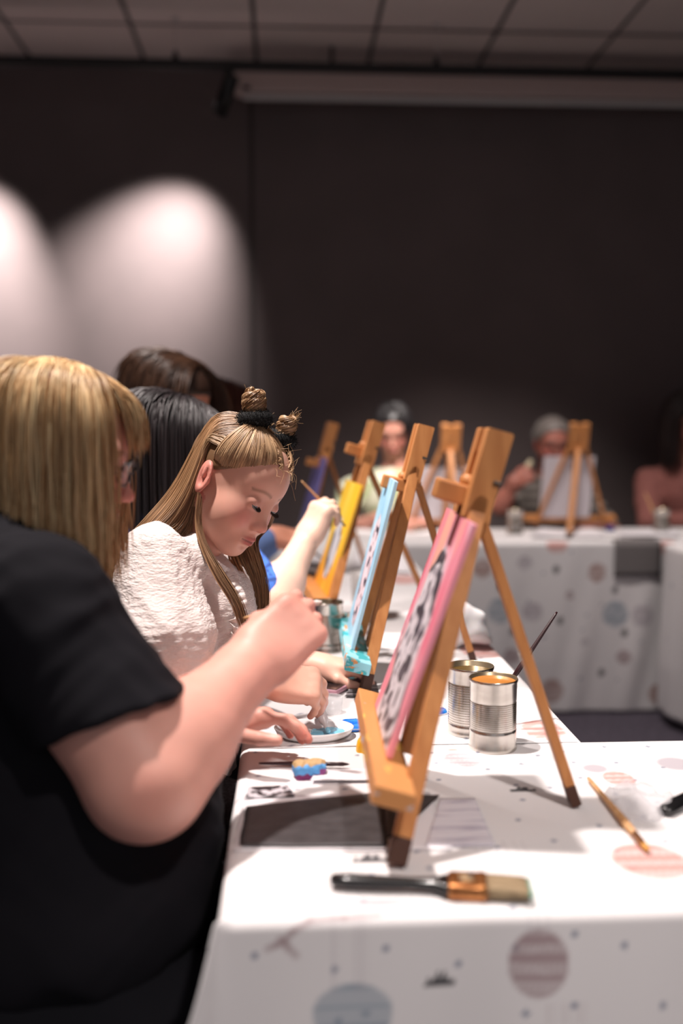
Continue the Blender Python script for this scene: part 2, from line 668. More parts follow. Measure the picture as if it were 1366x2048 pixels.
def cloth(name, label, lo, hi, drops, res, items, fold=.01, seed=0, lowbump=.0015, flare=.3):
    """a cloth over the rectangle lo-hi with drops (left, right, front, back); pattern items live on the unfolded cloth"""
    dl, dr, df, db = drops
    na = int((hi[0] - lo[0] + dl + dr) / res) + 1
    nb = int((hi[1] - lo[1] + df + db) / res) + 1
    A, B = np.meshgrid(np.linspace(lo[0] - dl, hi[0] + dr, na), np.linspace(lo[1] - df, hi[1] + db, nb), indexing='ij')
    a, b = A.ravel(), B.ravel()
    oa = np.where(a < lo[0], a - lo[0], np.where(a > hi[0], a - hi[0], 0))
    ob = np.where(b < lo[1], b - lo[1], np.where(b > hi[1], b - hi[1], 0))
    da, db_ = np.abs(oa), np.abs(ob)
    r = .012

    def bend(d):
        ang = np.minimum(d / r, np.pi / 2)
        return r * np.sin(ang), r * (1 - np.cos(ang)) + np.maximum(d - r * np.pi / 2, 0)
    sa, za = bend(da)
    sb, zb = bend(db_)
    x = np.clip(a, lo[0], hi[0]) + np.sign(oa) * sa
    y = np.clip(b, lo[1], hi[1]) + np.sign(ob) * sb
    corner = (da > 0) & (db_ > 0)
    z = TZ + .001 - np.maximum(za, zb)
    m = np.minimum(da, db_)
    x = np.where(corner, np.clip(a, lo[0], hi[0]) + np.sign(oa) * (r + m * flare), x)
    y = np.where(corner, np.clip(b, lo[1], hi[1]) + np.sign(ob) * (r + m * flare), y)
    # folds of the hanging part, soft waves on the top
    hang = np.clip(np.maximum(za, zb) / .25, 0, 2)
    wa = np.sin(a * 17 + seed) + .6 * np.sin(a * 31 + 2 * seed + 1.3 * zb * 6) + .35 * np.sin(a * 53 + zb * 9)
    wb = np.sin(b * 15 + seed) + .6 * np.sin(b * 29 + 1.7 * seed)
    y = y + np.sign(ob) * (fold * hang * (wa * .5 + .55))
    x = x + np.sign(oa) * (fold * hang * (wb * .5 + .55))
    top = (da == 0) & (db_ == 0)
    bumpz = lowbump * (vnoise(a * 9, b * 9, seed) + .5 * vnoise(a * 21 + 3, b * 17, seed + 3))
    z = z + np.where(top, bumpz, 0)
    z = np.maximum(z, .006 + .012 * vnoise(a * 12, b * 12, seed + 5))
    V = np.stack([x, y, z], 1)
    idx = np.arange(na * nb).reshape(na, nb)
    Q = np.stack([idx[:-1, :-1], idx[1:, :-1], idx[1:, 1:], idx[:-1, 1:]], -1).reshape(-1, 4)
    col = printed(np.stack([a, b], 1), items)
    o = npmesh(name, V, Q, M_CLOTH, None, col)
    tag(o, label, 'tablecloth')
    sm = o.modifiers.new('thickness', 'SOLIDIFY')
    sm.thickness = .0012
    sm.offset = -1
    return o


def ontop(px, py):
    p = PZ(px, py, TZ)
    return p[0], p[1]


def onfront(px, py, Y, y0):
    p = PY(px, py, Y)
    return p[0], y0 - (TZ - p[2])


rng = np.random.default_rng(4)


def dots(lo, hi, step, r, ink='dot'):
    out = []
    for x in np.arange(lo[0], hi[0], step):
        for y in np.arange(lo[1], hi[1], step):
            out.append(('dot', x + rng.uniform(-.35, .35) * step, y + rng.uniform(-.35, .35) * step, r, r, ink))
    return out


it = dots((-.1, .72), (1.1, 1.5), .066, .0042)


def T(kind, px, py, rx, ry, ink, *a):
    x, y = ontop(px, py)
    it.append((kind, x, y, rx, ry, ink, *a))


def Fr(kind, px, py, rx, ry, ink, *a):
    x, y = onfront(px, py, YN - .012, YN)
    it.append((kind, x, y, rx, ry, ink, *a))


T('balloon', 1300, 1725, .042, .046, 'red')
T('balloon', 925, 1522, .028, .032, 'grey')
T('dot', 905, 1503, .009, .004, 'red')
T('balloon', 1055, 1466, .036, .05, 'red')
T('bunting', 742, 1722, .022, -.014, 'black')
T('bunting', 1045, 1583, .018, -.012, 'black')
T('balloon', 1238, 1560, .022, .028, 'red')
T('dot', 1190, 1540, .02, .02, 'grey')
T('dot', 1350, 1530, .03, .03, 'grey')
T('ropes', 1000, 1700, .03, .02, 'grey')
T('dot', 760, 1808, .045, .006, 'grey')
T('dot', 470, 1600, .01, .003, 'mauve')
Fr('balloon', 1076, 1940, .031, .036, 'mauve')
Fr('ropes', 1072, 1850, .012, .014, 'grey')
Fr('bunting', 880, 1976, .016, -.009, 'black')
Fr('dome', 705, 2035, .042, .03, 'blue')
Fr('ropes', 703, 1915, .018, .044, 'grey')
_pts = [onfront(*p, YN - .012, YN) for p in ((762, 1845), (690, 1852), (620, 1858), (585, 1878), (570, 1895), (552, 1905), (535, 1912))]
it.append(('curve', 0, 0, .0028, .55, 'mauve'))
it[-1] = ('curve', 0, 0, .0028, .55, 'mauve', _pts)
_pts = [onfront(*p, YN - .012, YN) for p in ((560, 1893), (575, 1908), (592, 1925))]
it.append(('curve', 0, 0, .003, .55, 'mauve', _pts))
Fr('ropes', 1130, 2035, .02, .01, 'mauve')
cloth('tablecloth', 'white cloth with balloon prints hanging over the near table edge', (X0, YN), (1.75, YJ), (.13, .1, .30, .0),
      .0032, it, fold=.012, seed=2.2, flare=.25)

it = dots((X0, 1.5), (X1, 4.1), .09, .0045)
T('balloon', 1085, 1462, .035, .05, 'red')
T('balloon', 965, 1303, .05, .07, 'red')
T('dot', 1062, 1507, .03, .03, 'grey')  # cast shadow beside the shiny can, painted into the cloth colour
T('bunting', 655, 1322, .022, -.014, 'black')
T('balloon', 800, 1160, .08, .1, 'red')
T('dot', 600, 1380, .03, .03, 'blue')
T('balloon', 860, 1270, .05, .06, 'mauve')
cloth('tablecloth', 'white dotted cloth along the left row of painters', (X0, YJ + .004), (X1, YF - .014), (.12, .2, 0, 0), .008, it,
      fold=.008, seed=.7)

it = dots((X0, YF - .74), (2.1, YB), .16, .006)
for px, py, r, ink in [(965, 1141, 19, 'brown'), (1195, 1149, 19, 'brown'), (1000, 1226, 25, 'blue'), (1231, 1233, 26, 'blue'),
                       (1065, 1228, 20, 'grey'), (1285, 1235, 22, 'grey'), (1140, 1195, 9, 'mauve'), (1025, 1318, 17, 'mauve'),
                       (1247, 1318, 14, 'mauve'), (1170, 1288, 8, 'grey'), (1103, 1385, 24, 'brown'), (1318, 1392, 22, 'brown'),
                       (855, 1180, 16, 'blue'), (1050, 1130, 14, 'grey')]:
    x, y = onfront(px, py, YF - .02, YF)
    rr = r / F * YF
    it.append(('balloon', x, y, rr, rr * 1.05, ink))
for px, py in [(1113, 1143), (1001, 1178), (1231, 1184), (1120, 1245), (1027, 1268), (1331, 1252), (1249, 1270), (1204, 1350), (1334, 1152)]:
    x, y = onfront(px, py, YF - .02, YF)
    it.append(('dot', x, y, .014, .02, 'black'))
for px in (1115, 1330):
    x, y = onfront(px, 1092, YF - .02, YF)
    it.append(('balloon', x, y, .045, .04, 'red'))
cloth('tablecloth', 'white cloth with round prints reaching the floor on the far table', (X0, YF), (2.12, YB), (.0, .3, .735, .2), .009, it,
      fold=.006, seed=1.3)
# the corner table that closes the horseshoe on the right
table('folding table at the right edge of the picture, beside the far table', (1.59, 2.9), (2.12, YF - .10), [(2.05, 3.0), (2.05, 3.9), (1.7, 3.0), (1.7, 3.9)])
cloth('tablecloth', 'pale cloth at the right edge of the picture, beside the far table', (1.59, 2.9), (2.12, YF - .09), (.7, .2, .3, 0), .014,
      dots((1.0, 2.5), (2.4, 4.4), .16, .006), fold=.012, seed=5)

# ------------------------------------------------------------------ easels
M_WOOD = mat('beech_wood', (204, 140, 84), 0.5, noise=((70, 70, 7), (176, 112, 62), .3, .75), spec=.4)
M_WOOD_D = mat('beech_end_grain', (150, 92, 56), 0.6, noise=((120, 120, 120), (118, 70, 44), .35, .7))
M_FOOT = mat('dark_foot_end', (72, 40, 26), 0.6)
M_DARKSTEEL = mat('dark_steel', (92, 88, 84), .4, .9)
M_STEEL = mat('steel', (190, 188, 184), 0.3, 1.0)


def paint_smear_mat(name, c1, c2, thr=.5):
    m = mat(name, (204, 140, 84), .5)
    nt = m.node_tree
    b = nt.nodes['Principled BSDF']
    tc = nt.nodes.new('ShaderNodeTexCoord')
    prev = None
    for i, (c, sc) in enumerate(((c1, (60, 14, 60)), (c2, (45, 22, 70)))):
        mp = nt.nodes.new('ShaderNodeMapping')
        mp.inputs['Scale'].default_value = sc
        mp.inputs['Location'].default_value = (i * 3.1, 1.7 * i, 0)
        nz = nt.nodes.new('ShaderNodeTexNoise')
        nz.inputs['Scale'].default_value = 1
        nz.inputs['Detail'].default_value = 4
        rp = nt.nodes.new('ShaderNodeValToRGB')
        rp.color_ramp.elements[0].position = thr + .05 * i
        rp.color_ramp.elements[1].position = thr + .04 + .05 * i
        mx = nt.nodes.new('ShaderNodeMix')
        mx.data_type = 'RGBA'
        nt.links.new(tc.outputs['Object'], mp.inputs[0])
        nt.links.new(mp.outputs[0], nz.inputs['Vector'])
        nt.links.new(nz.outputs['Fac'], rp.inputs[0])
        nt.links.new(rp.outputs[0], mx.inputs['Factor'])
        if prev is None:
            mx.inputs['A'].default_value = (*lin((206, 142, 86)), 1)
        else:
            nt.links.new(prev, mx.inputs['A'])
        mx.inputs['B'].default_value = (*lin(c), 1)
        prev = mx.outputs['Result']
    nt.links.new(prev, b.inputs['Base Color'])
    return m


M_LEDGE_TEAL = paint_smear_mat('ledge_teal_smears', (58, 160, 168), (140, 200, 212), .42)
M_LEDGE_YEL = paint_smear_mat('ledge_yellow_smears', (234, 186, 96), (196, 190, 196), .62)


def easel(label, loc, rotz, lean_x=.124, head_z=.486, spread=.344, back=(.246, 0), ledge_z=.097, ledge_len=.40, clamp=.38,
          ledge_mat=None, group=None, detail=True):
    """table easel: origin under the middle of the front feet, local -x is the painting side, y along the ledge"""
    t = thing('table_easel', label, 'easel', loc, rotz, group)
    H = head_z
    ax = Vector((lean_x, 0, H)).normalized()                  # leaning axis, foot to head
    nx = Vector((ax.z, 0, -ax.x))                             # points to the back
    top = ax * (H / ax.z)
    hl = .112

    def P(s, y=0, d=0):
        return ax * s + Vector((0, y, 0)) + nx * d
    L = top.length
    # head: two side blocks with an arched slot for the legs, a groove either side of the mast
    for s in (1, -1):
        bm = bmesh.new()
        prof = [(-.016, 0), (.016, 0), (.016, hl), (-.013, hl), (-.016, hl - .003)]
        arch = [(-.0085, 0)] + [(-.0085 * math.cos(a), .022 + .0085 * math.sin(a)) for a in np.linspace(0, math.pi, 7)] + [(.0085, 0)]
        poly = [(-.016, 0)] + arch + [(.016, 0), (.016, hl - .002), (.014, hl), (-.014, hl), (-.016, hl - .002)]
        y0, y1 = s * .0135, s * .043
        vs0 = [bm.verts.new(P(L - hl + z, y0, x)) for x, z in poly]
        vs1 = [bm.verts.new(P(L - hl + z, y1, x)) for x, z in poly]
        f0 = bm.faces.new(vs0)
        f1 = bm.faces.new(vs1[::-1])
        for i in range(len(poly)):
            j = (i + 1) % len(poly)
            bm.faces.new((vs0[i], vs1[i], vs1[j], vs0[j]))
        bmesh.ops.triangulate(bm, faces=[f0, f1])
        bmobj('head_block', bm, M_WOOD, t)
    # mast
    bm = bmesh.new()
    bar(bm, P(ledge_z - .015, 0, .004), P(L - .004, 0, .004), .0255, .016)
    bmobj('mast', bm, M_WOOD, t)
    # front legs
    for s in (1, -1):
        a, b = P(L - hl + .028, s * .029, .0), Vector((0, s * spread / 2, 0.0)) + Vector((0, 0, .006))
        bm = bmesh.new()
        e = b + (a - b).normalized() * .03
        bar(bm, a, e, .015, .021)
        o = bmobj('leg', bm, M_WOOD, t)
        bm = bmesh.new()
        bar(bm, e, b, .0155, .0215)
        bmobj('foot_end', bm, M_FOOT, o)
    a, b = P(L - hl - .006, 0, .018), Vector((back[0], back[1], .006))
    bm = bmesh.new()
    e = b + (a - b).normalized() * .028
    bar(bm, a, e, .024, .013)
    o = bmobj('leg', bm, M_WOOD, t)
    bm = bmesh.new()
    bar(bm, e, b, .0245, .0135)
    bmobj('foot_end', bm, M_FOOT, o)
    if detail:
        for d in (.45, .47):
            p = a.lerp(b, d)
            bm = bmesh.new()
            lathe(bm, [(.0, -.008), (.0035, -.008), (.0035, .008), (0, .008)], 8, Matrix.Translation(p) @ Matrix.Rotation(math.pi / 2, 4, 'Y'))
            bmobj('screw', bm, M_STEEL, o)
    # crossbar hinge under the head
    bm = bmesh.new()
    bar(bm, P(L - hl - .004, -.03, .012), P(L - hl - .004, .03, .012), .014, .016, side=ax)
    bmobj('hinge_bar', bm, M_WOOD, t)
    # ledge with a raised back lip
    bm = bmesh.new()
    M = Matrix((nx, Vector((0, 1, 0)), ax)).transposed()
    box(bm, P(ledge_z - .011, 0, -.030), (.046, ledge_len, .022), M, .002)
    bmobj('ledge', bm, ledge_mat or M_WOOD, t)
    # top clamp that holds the canvas
    bm = bmesh.new()
    box(bm, P(clamp + .012, 0, -.026), (.056, .034, .026), M, .003)
    o = bmobj('clamp', bm, M_WOOD, t)
    bm = bmesh.new()
    lathe(bm, [(0, -.014), (.009, -.012), (.009, .012), (0, .014)], 12, Matrix.Translation(P(clamp + .03, 0, -.016)) @ Matrix.Rotation(math.pi / 2, 4, 'X'))
    bmobj('clamp_peg', bm, M_WOOD, o, True)
    # wing bolt on the side of the head
    bm = bmesh.new()
    lathe(bm, [(0, -.046), (.0026, -.046), (.0026, .046), (0, .046)], 10, Matrix.Translation(P(L - hl + .05, 0, .010)) @ Matrix.Rotation(math.pi / 2, 4, 'X'))
    box(bm, P(L - hl + .05, -.0465, .012), (.010, .002, .004), M, .001)
    bmobj('wing_bolt', bm, M_DARKSTEEL, t)
    t['_axis'] = tuple(ax)
    return t, P, ax, nx


M_CANVAS = mat('painted_canvas', rough=.55, attr=True, bump=((700, 700, 700), .1, .001))


def canvas(label, es, width, height, thick, ledge_z, shift, colfn, edge, backcol=(214, 206, 196), res=.0022, gap=.0, tilt=.0):
    t, P, ax, nx = es
    W = Matrix.Translation(t.location) @ Matrix.Rotation(t.rotation_euler[2], 4, 'Z')
    nu, nv = int(width / res) + 1, int(height / res) + 1
    U, Vv = np.meshgrid(np.linspace(0, 1, nu), np.linspace(0, 1, nv), indexing='ij')
    u, v = U.ravel(), Vv.ravel()
    # local frame: origin at the ledge, x thickness towards the back, y width, z up the slope
    d0 = -.006 - thick - gap
    front = np.stack([np.full(len(u), d0), (u - .5) * width + shift, v * height], 1)
    back = front + [thick, 0, 0]
    idx = np.arange(nu * nv).reshape(nu, nv)
    q = np.stack([idx[:-1, :-1], idx[1:, :-1], idx[1:, 1:], idx[:-1, 1:]], -1).reshape(-1, 4)
    n = nu * nv
    rim = np.concatenate([idx[:, 0], idx[-1, 1:], idx[-2::-1, -1], idx[0, -2:0:-1]])
    rn = np.roll(rim, -1)
    V = np.vstack([front, back, front[rim], back[rim]])
    r0 = 2 * n + np.arange(len(rim))
    r1 = r0 + len(rim)
    sideq = np.stack([r0, r1, np.roll(r1, -1), np.roll(r0, -1)], 1)
    Q = np.vstack([q[:, ::-1], q + n, sideq])
    ce = lin(edge)
    C3 = np.vstack([colfn(u, v), np.tile(lin(backcol), (n, 1)), np.tile(ce, (len(rim), 1)), np.tile(ce, (len(rim), 1))])
    o = npmesh('canvas', V, Q, M_CANVAS, None, C3, smooth=False)
    fr = Matrix((nx, Vector((0, 1, 0)), ax)).transposed().to_4x4()
    o.matrix_world = W @ Matrix.Translation(P(ledge_z + .0005)) @ fr @ Matrix.Rotation(tilt, 4, 'Y')
    tag(o, label, 'canvas')
    return o


def blend(c, m, rgb):
    m = np.clip(m, 0, 1)[:, None]
    return c * (1 - m) + lin(rgb) * m


def pink_picture(u, v):
    """pink and peach strokes with a black and white brushed figure (u = 0 near the camera, v up)"""
    n1 = vnoise(u * 9 + 2, v * 3.2, 1)
    n2 = vnoise(u * 16, v * 5 + 4, 2)
    c = np.tile(lin((236, 140, 158)), (len(u), 1))
    c = blend(c, (n1 - .45) * 3, (246, 178, 160))
    c = blend(c, (n2 - .62) * 4, (238, 190, 206))
    c = blend(c, (vnoise(u * 7 + 9, v * 2, 5) - .6) * 4 * (v > .3), (228, 96, 126))
    wob = .12 * (vnoise(v * 7, v * 0 + .5, 3) - .5)
    half = np.interp(v, [0, .12, .3, .55, .7, .8, .86], [.40, .42, .40, .32, .24, .14, 0])
    d = np.abs(u - .52 - wob) / np.maximum(half, 1e-3)
    fig = np.clip((1.05 - d + .5 * (n2 - .5)) * 7, 0, 1) * (v < .88)
    c = blend(c, fig, (222, 216, 222))
    st = vnoise(u * 13 + 2.5 * vnoise(u * 4, v * 7, 8) + v * 5, v * 15, 7)
    c = blend(c, fig * np.clip((st - .50) * 8, 0, 1), (50, 46, 54))
    st2 = vnoise(u * 26 + 7, v * 24 + v * 2, 11)
    c = blend(c, fig * np.clip((st2 - .6) * 6, 0, 1) * .7, (122, 114, 126))
    return c


def blue_picture(u, v):
    n1 = vnoise(u * 8, v * 3, 21)
    c = np.tile(lin((150, 200, 226)), (len(u), 1))
    c = blend(c, (n1 - .4) * 2, (186, 222, 238))
    c = blend(c, (vnoise(u * 14, v * 4, 23) - .66) * 4, (108, 176, 214))
    half = np.interp(v, [.08, .2, .5, .7, .78], [.12, .30, .34, .26, 0])
    fig = np.clip((1 - np.abs(u - .5) / np.maximum(half, 1e-3)) * 6, 0, 1) * (v > .08) * (v < .78)
    c = blend(c, fig, (226, 206, 214))
    st = vnoise(u * 17 + 2 * vnoise(u * 5, v * 9, 25), v * 22, 26)
    c = blend(c, fig * np.clip((st - .55) * 9, 0, 1), (58, 54, 70))
    return c


def yellow_picture(u, v):
    n1 = vnoise(u * 7, v * 4, 31)
    c = np.tile(lin((244, 194, 44)), (len(u), 1))
    c = blend(c, np.clip((.6 - v) * 1.8, 0, 1), (238, 158, 40))
    c = blend(c, (n1 - .5) * 2, (250, 216, 84))
    half = np.interp(v, [.1, .25, .5, .68], [.1, .26, .3, 0])
    fig = np.clip((1 - np.abs(u - .5) / np.maximum(half, 1e-3)) * 6, 0, 1) * (v > .1) * (v < .68)
    c = blend(c, fig, (206, 204, 208))
    st = vnoise(u * 12, v * 9, 33)
    c = blend(c, fig * np.clip((st - .42) * 7, 0, 1), (84, 84, 92))
    return c


def violet_picture(u, v):
    c = np.tile(lin((108, 100, 160)), (len(u), 1))
    c = blend(c, np.clip((.5 - v) * 2, 0, 1), (156, 160, 176))
    c = blend(c, (vnoise(u * 6, v * 5, 41) - .5) * 2, (90, 82, 146))
    return c


def white_picture(u, v):
    return np.tile(lin((214, 208, 214)), (len(u), 1))


DEG = math.pi / 180
e1 = easel('wooden table easel nearest the camera, holding the pink canvas', (.126, 1.236, TZ), -1.5 * DEG, lean_x=.136,
           ledge_mat=M_LEDGE_YEL, clamp=.405)
canvas('pink and peach canvas with a black and white brushed figure', e1, .222, .292, .006, .097, 0.005, pink_picture, (232, 150, 166), gap=.022, tilt=.068)
e2 = easel('wooden table easel holding the pale blue canvas, second from the camera', (.150, 1.97, TZ), -1.5 * DEG, lean_x=.126, head_z=.492,
           ledge_z=.066, ledge_len=.45, clamp=.37, ledge_mat=M_LEDGE_TEAL, back=(.235, .03))
canvas('pale blue canvas with dark sketched lines on a pinkish figure', e2, .225, .325, .006, .066, -.03, blue_picture, (176, 208, 224), gap=.03)
e3 = easel('wooden table easel holding the yellow canvas, third from the camera', (.072, 2.44, TZ), 5 * DEG, lean_x=.155, head_z=.50,
           ledge_z=.09, clamp=.43, back=(.32, .10))
canvas('yellow and orange canvas with a grey figure in its middle', e3, .24, .275, .006, .09, .0, yellow_picture, (240, 186, 60))
e4 = easel('wooden table easel holding the violet canvas, furthest along the left row', (.03, 3.30, TZ), 5 * DEG, lean_x=.13, head_z=.50,
           clamp=.36)
canvas('violet and grey canvas at the far end of the left row', e4, .26, .30, .006, .097, .0, violet_picture, (120, 112, 170))
p = PY(1140, 1047, 4.60)
e5 = easel('wooden easel seen from behind in front of the grey-haired man', (p[0], 4.60, TZ), -93 * DEG, lean_x=.15, head_z=.50, ledge_len=.43,
           ledge_z=.06, clamp=.36, back=(.40, -.10))
canvas('blank white canvas seen from behind on the easel of the grey-haired man', e5, .235, .30, .006, .06, -.03, white_picture, (214, 208, 214), backcol=(212, 206, 212))
p = PY(888, 1047, 4.60)
e6 = easel('wooden easel seen from behind in front of the dark-haired woman across the room', (p[0], 4.60, TZ), -88 * DEG, lean_x=.15, head_z=.495,
           ledge_len=.42, ledge_z=.06, clamp=.36, back=(.34, 0))
canvas('wide blank white canvas behind the blue and pink canvases, on the far table', e6, .34, .25, .006, .06, 0, white_picture, (214, 208, 214), backcol=(206, 200, 206))


# ------------------------------------------------------------------ cans
M_TIN = mat('tin_plate', (205, 200, 194), .24, 1.0, noise=((14, 14, 40), (176, 170, 162), .35, .7))
M_TIN_IN = mat('tin_inside', (150, 136, 112), .35, .8)
M_WATER_O = mat('orange_paint_water', (196, 128, 62), .15)
M_WATER_D = mat('murky_paint_water', (92, 70, 34), .12)
M_WATER_Y = mat('olive_paint_water', (120, 104, 50), .12)


def can(label, loc, water, wz=.1045, r=.0365, h=.11, ribs=(.028, .078, 13), paint=None):
    t = thing('tin_can', label, 'tin can', loc)
    prof = [(0, .001), (r - .002, .001), (r - .001, .0), (r, .002), (r + .0004, .004), (r - .0008, .007)]
    z0, z1, n = ribs
    prof.append((r - .0008, z0 - .004))
    for i in range(n):
        z = z0 + (z1 - z0) * i / n
        dz = (z1 - z0) / n
        prof += [(r - .0008, z), (r - .0022, z + dz * .5)]
    prof += [(r - .0008, z1 + .001), (r - .0008, h - .006), (r + .0006, h - .004), (r + .0008, h - .001), (r, h)]
    bm = bmesh.new()
    lathe(bm, prof, 56)
    bmobj('can_wall', bm, M_TIN, t, True)
    bm = bmesh.new()
    lathe(bm, [(r, h), (r - .0018, h - .001), (r - .002, .004), (0, .004)], 48)
    bmobj('can_inside', bm, M_TIN_IN, t, True)
    bm = bmesh.new()
    lathe(bm, [(0, wz), (r - .0022, wz)], 40)
    bmobj('paint_water', bm, water, t, True)
    return t


def on(px, py, z=TZ + .001):
    p = PZ(px, py, z)
    return Vector((p[0], p[1], z))


zt = TZ + .003
can('shiny tin can with orange paint water, nearer of the pair on the table', on(985, 1496), M_WATER_O, ribs=(.032, .076, 14))
can('ribbed tin can with murky water, behind the shiny can and near easel', on(940, 1465), M_WATER_D, .101, ribs=(.018, .085, 17))
can('ribbed tin can standing between the girl and the blue canvas', on(653, 1302), M_WATER_Y, .097, ribs=(.02, .085, 16))
M_CUPW = mat('pale_grey_plastic', (186, 182, 176), .4)


def cup(label, loc, r=.034, h=.10, m=M_CUPW):
    bm = bmesh.new()
    lathe(bm, [(0, 0), (r * .86, 0), (r * .9, .002), (r, h), (r - .002, h), (r * .88 - .002, .004), (0, .004)], 32)
    o = bmobj('beaker', bm, m, None, True)
    o.location = loc
    return tag(o, label, 'cup')


can('pale tin can on the far table left of the grey-haired man easel', tuple(PY(1030, 1062, 4.42) * [1, 1, 0] + [0, 0, zt]), M_WATER_D, .09)
can('pale tin can on the far table before the person in pink', tuple(PY(1322, 1062, 4.42) * [1, 1, 0] + [0, 0, zt]), M_WATER_D, .09)
M_GLASS = mat('clear_plastic', (240, 240, 240), .08, trans=.9, alpha=1)
cup('clear plastic beaker on the table behind the blue canvas', on(727, 1206), .036, .09, mat('cloudy_plastic', (196, 190, 188), .3, alpha=.65))
cup('clear shallow paint cup behind the blue paint', on(661, 1425), .022, .028, mat('clear_cup', (240, 240, 242), .12, alpha=.35))

# ------------------------------------------------------------------ brushes
M_BLACKLACQ = mat('black_lacquer', (18, 18, 20), .25, coat=.3)
M_DARKRED = mat('dark_lacquer', (46, 20, 24), .3)
M_COPPER = mat('copper_ferrule', (200, 136, 84), .35, .85, noise=((90, 90, 90), (140, 84, 48), .4, .7))
M_BRISTLE = mat('bristles', (172, 150, 118), .8, noise=((40, 700, 300), (112, 92, 68), .3, .7))
M_RAWWOOD = mat('raw_wood_handle', (222, 176, 126), .5, noise=((80, 80, 20), (196, 142, 94), .3, .7))


def round_brush(name, label, tip, end, m, r=.0042, ferr=M_STEEL, bris=M_BRISTLE, blen=.022, flen=.03):
    """tip = bristle end"""
    tip, end = Vector(tip), Vector(end)
    t = thing(name, label, 'paintbrush', tip)
    L = (end - tip).length
    M = dirM((0, 0, 0), end - tip)
    bm = bmesh.new()
    lathe(bm, [(0, 0), (r * .45, .003), (r * .95, blen * .5), (r * .85, blen)], 14, M)
    bmobj('bristles', bm, bris, t, True)
    bm = bmesh.new()
    lathe(bm, [(r * .9, blen - .002), (r * .98, blen + .004), (r, blen + flen), (r * .95, blen + flen)], 16, M)
    bmobj('ferrule', bm, ferr, t, True)
    bm = bmesh.new()
    z0 = blen + flen
    lathe(bm, [(0, z0 - .002), (r, z0), (r * 1.25, z0 + (L - z0) * .2), (r * .95, z0 + (L - z0) * .5), (r * .6, L - .006), (r * .4, L), (0, L)], 16, M)
    bmobj('handle', bm, m, t, True)
    return t


# flat brush lying in front
bt = on(1058, 1797)
be = on(660, 1779)
bt.z = be.z = TZ + .012
d = (bt - be)
fl = thing('flat_paintbrush', 'flat paintbrush with black handle and copper ferrule on the near table edge', 'paintbrush', be, math.atan2(d.y, d.x))
L = d.length


def flat_section(name, secs, m, parent, n=20):
    bm = bmesh.new()
    rings = []
    for x, w, th, e in secs:
        ring = []
        for i in range(n):
            a = 2 * math.pi * i / n
            ca, sa = math.cos(a), math.sin(a)
            ring.append(bm.verts.new((x, math.copysign(abs(ca) ** e, ca) * w, math.copysign(abs(sa) ** e, sa) * th)))
        rings.append(ring)
    for k in range(len(rings) - 1):
        for i in range(n):
            bm.faces.new((rings[k][i], rings[k][(i + 1) % n], rings[k + 1][(i + 1) % n], rings[k + 1][i]))
    bm.faces.new(rings[0][::-1])
    bm.faces.new(rings[-1])
    return bmobj(name, bm, m, parent, True)


s = L / .205
flat_section('handle', [(0, .003, .003, 1), (.003 * s, .0085, .006, 1), (.02 * s, .0105, .007, 1), (.05 * s, .0098, .0065, 1), (.085 * s, .0072, .006, 1),
                        (.108 * s, .0085, .0065, .9), (.118 * s, .0165, .0072, .7), (.127 * s, .0178, .0076, .6)], M_BLACKLACQ, fl)
fe = flat_section('ferrule', [(.123 * s, .0195, .0088, .45), (.125 * s, .020, .0092, .45), (.160 * s, .020, .0092, .45), (.162 * s, .0195, .0088, .45)], M_COPPER, fl)
flat_section('ferrule_band', [(.155 * s, .0204, .0096, .45), (.157 * s, .0206, .0098, .45), (.160 * s, .0204, .0096, .45)], M_COPPER, fe)
flat_section('ferrule_sticker', [(.134 * s, .0112, .0094, .3), (.148 * s, .0112, .0094, .3)], mat('faded_print', (186, 150, 108), .5, noise=((160, 160, 160), (80, 84, 84), .45, .55)), fe)
br = flat_section('bristles', [(.160 * s, .0188, .0085, .5), (.178 * s, .0192, .0078, .5), (.197 * s, .0205, .006, .5), (.205 * s, .0202, .004, .5)], M_BRISTLE, fl)
flat_section('paint_tip', [(.2035 * s, .0204, .0044, .5), (.2068 * s, .0198, .0034, .5)], mat('turquoise_paint', (120, 190, 170), .4), br)

a, b = on(1297, 1714), on(1176, 1566)
a.z = b.z = TZ + .008
round_brush('paintbrush', 'slim paintbrush with pale wooden handle lying on the red print', a, b, M_RAWWOOD, .0044, M_COPPER, mat('ochre_bristles', (206, 150, 74), .6), .018, .028)
a = Vector(PZ(1022, 1362, TZ + .075))
b = Vector(PY(1114, 1224, a.y + .03))
dd = (a - b).normalized()
round_brush('paintbrush', 'dark paintbrush leaning in the shiny tin can', a + dd * .055, b, M_DARKRED, .0036, M_STEEL)
a, b = on(700, 1538), on(518, 1536)
a.z = b.z = TZ + .008
round_brush('paintbrush', 'thin dark paintbrush lying behind the black paper, under the blue sponge', a, b, M_DARKRED, .0032, M_DARKRED, M_DARKRED)
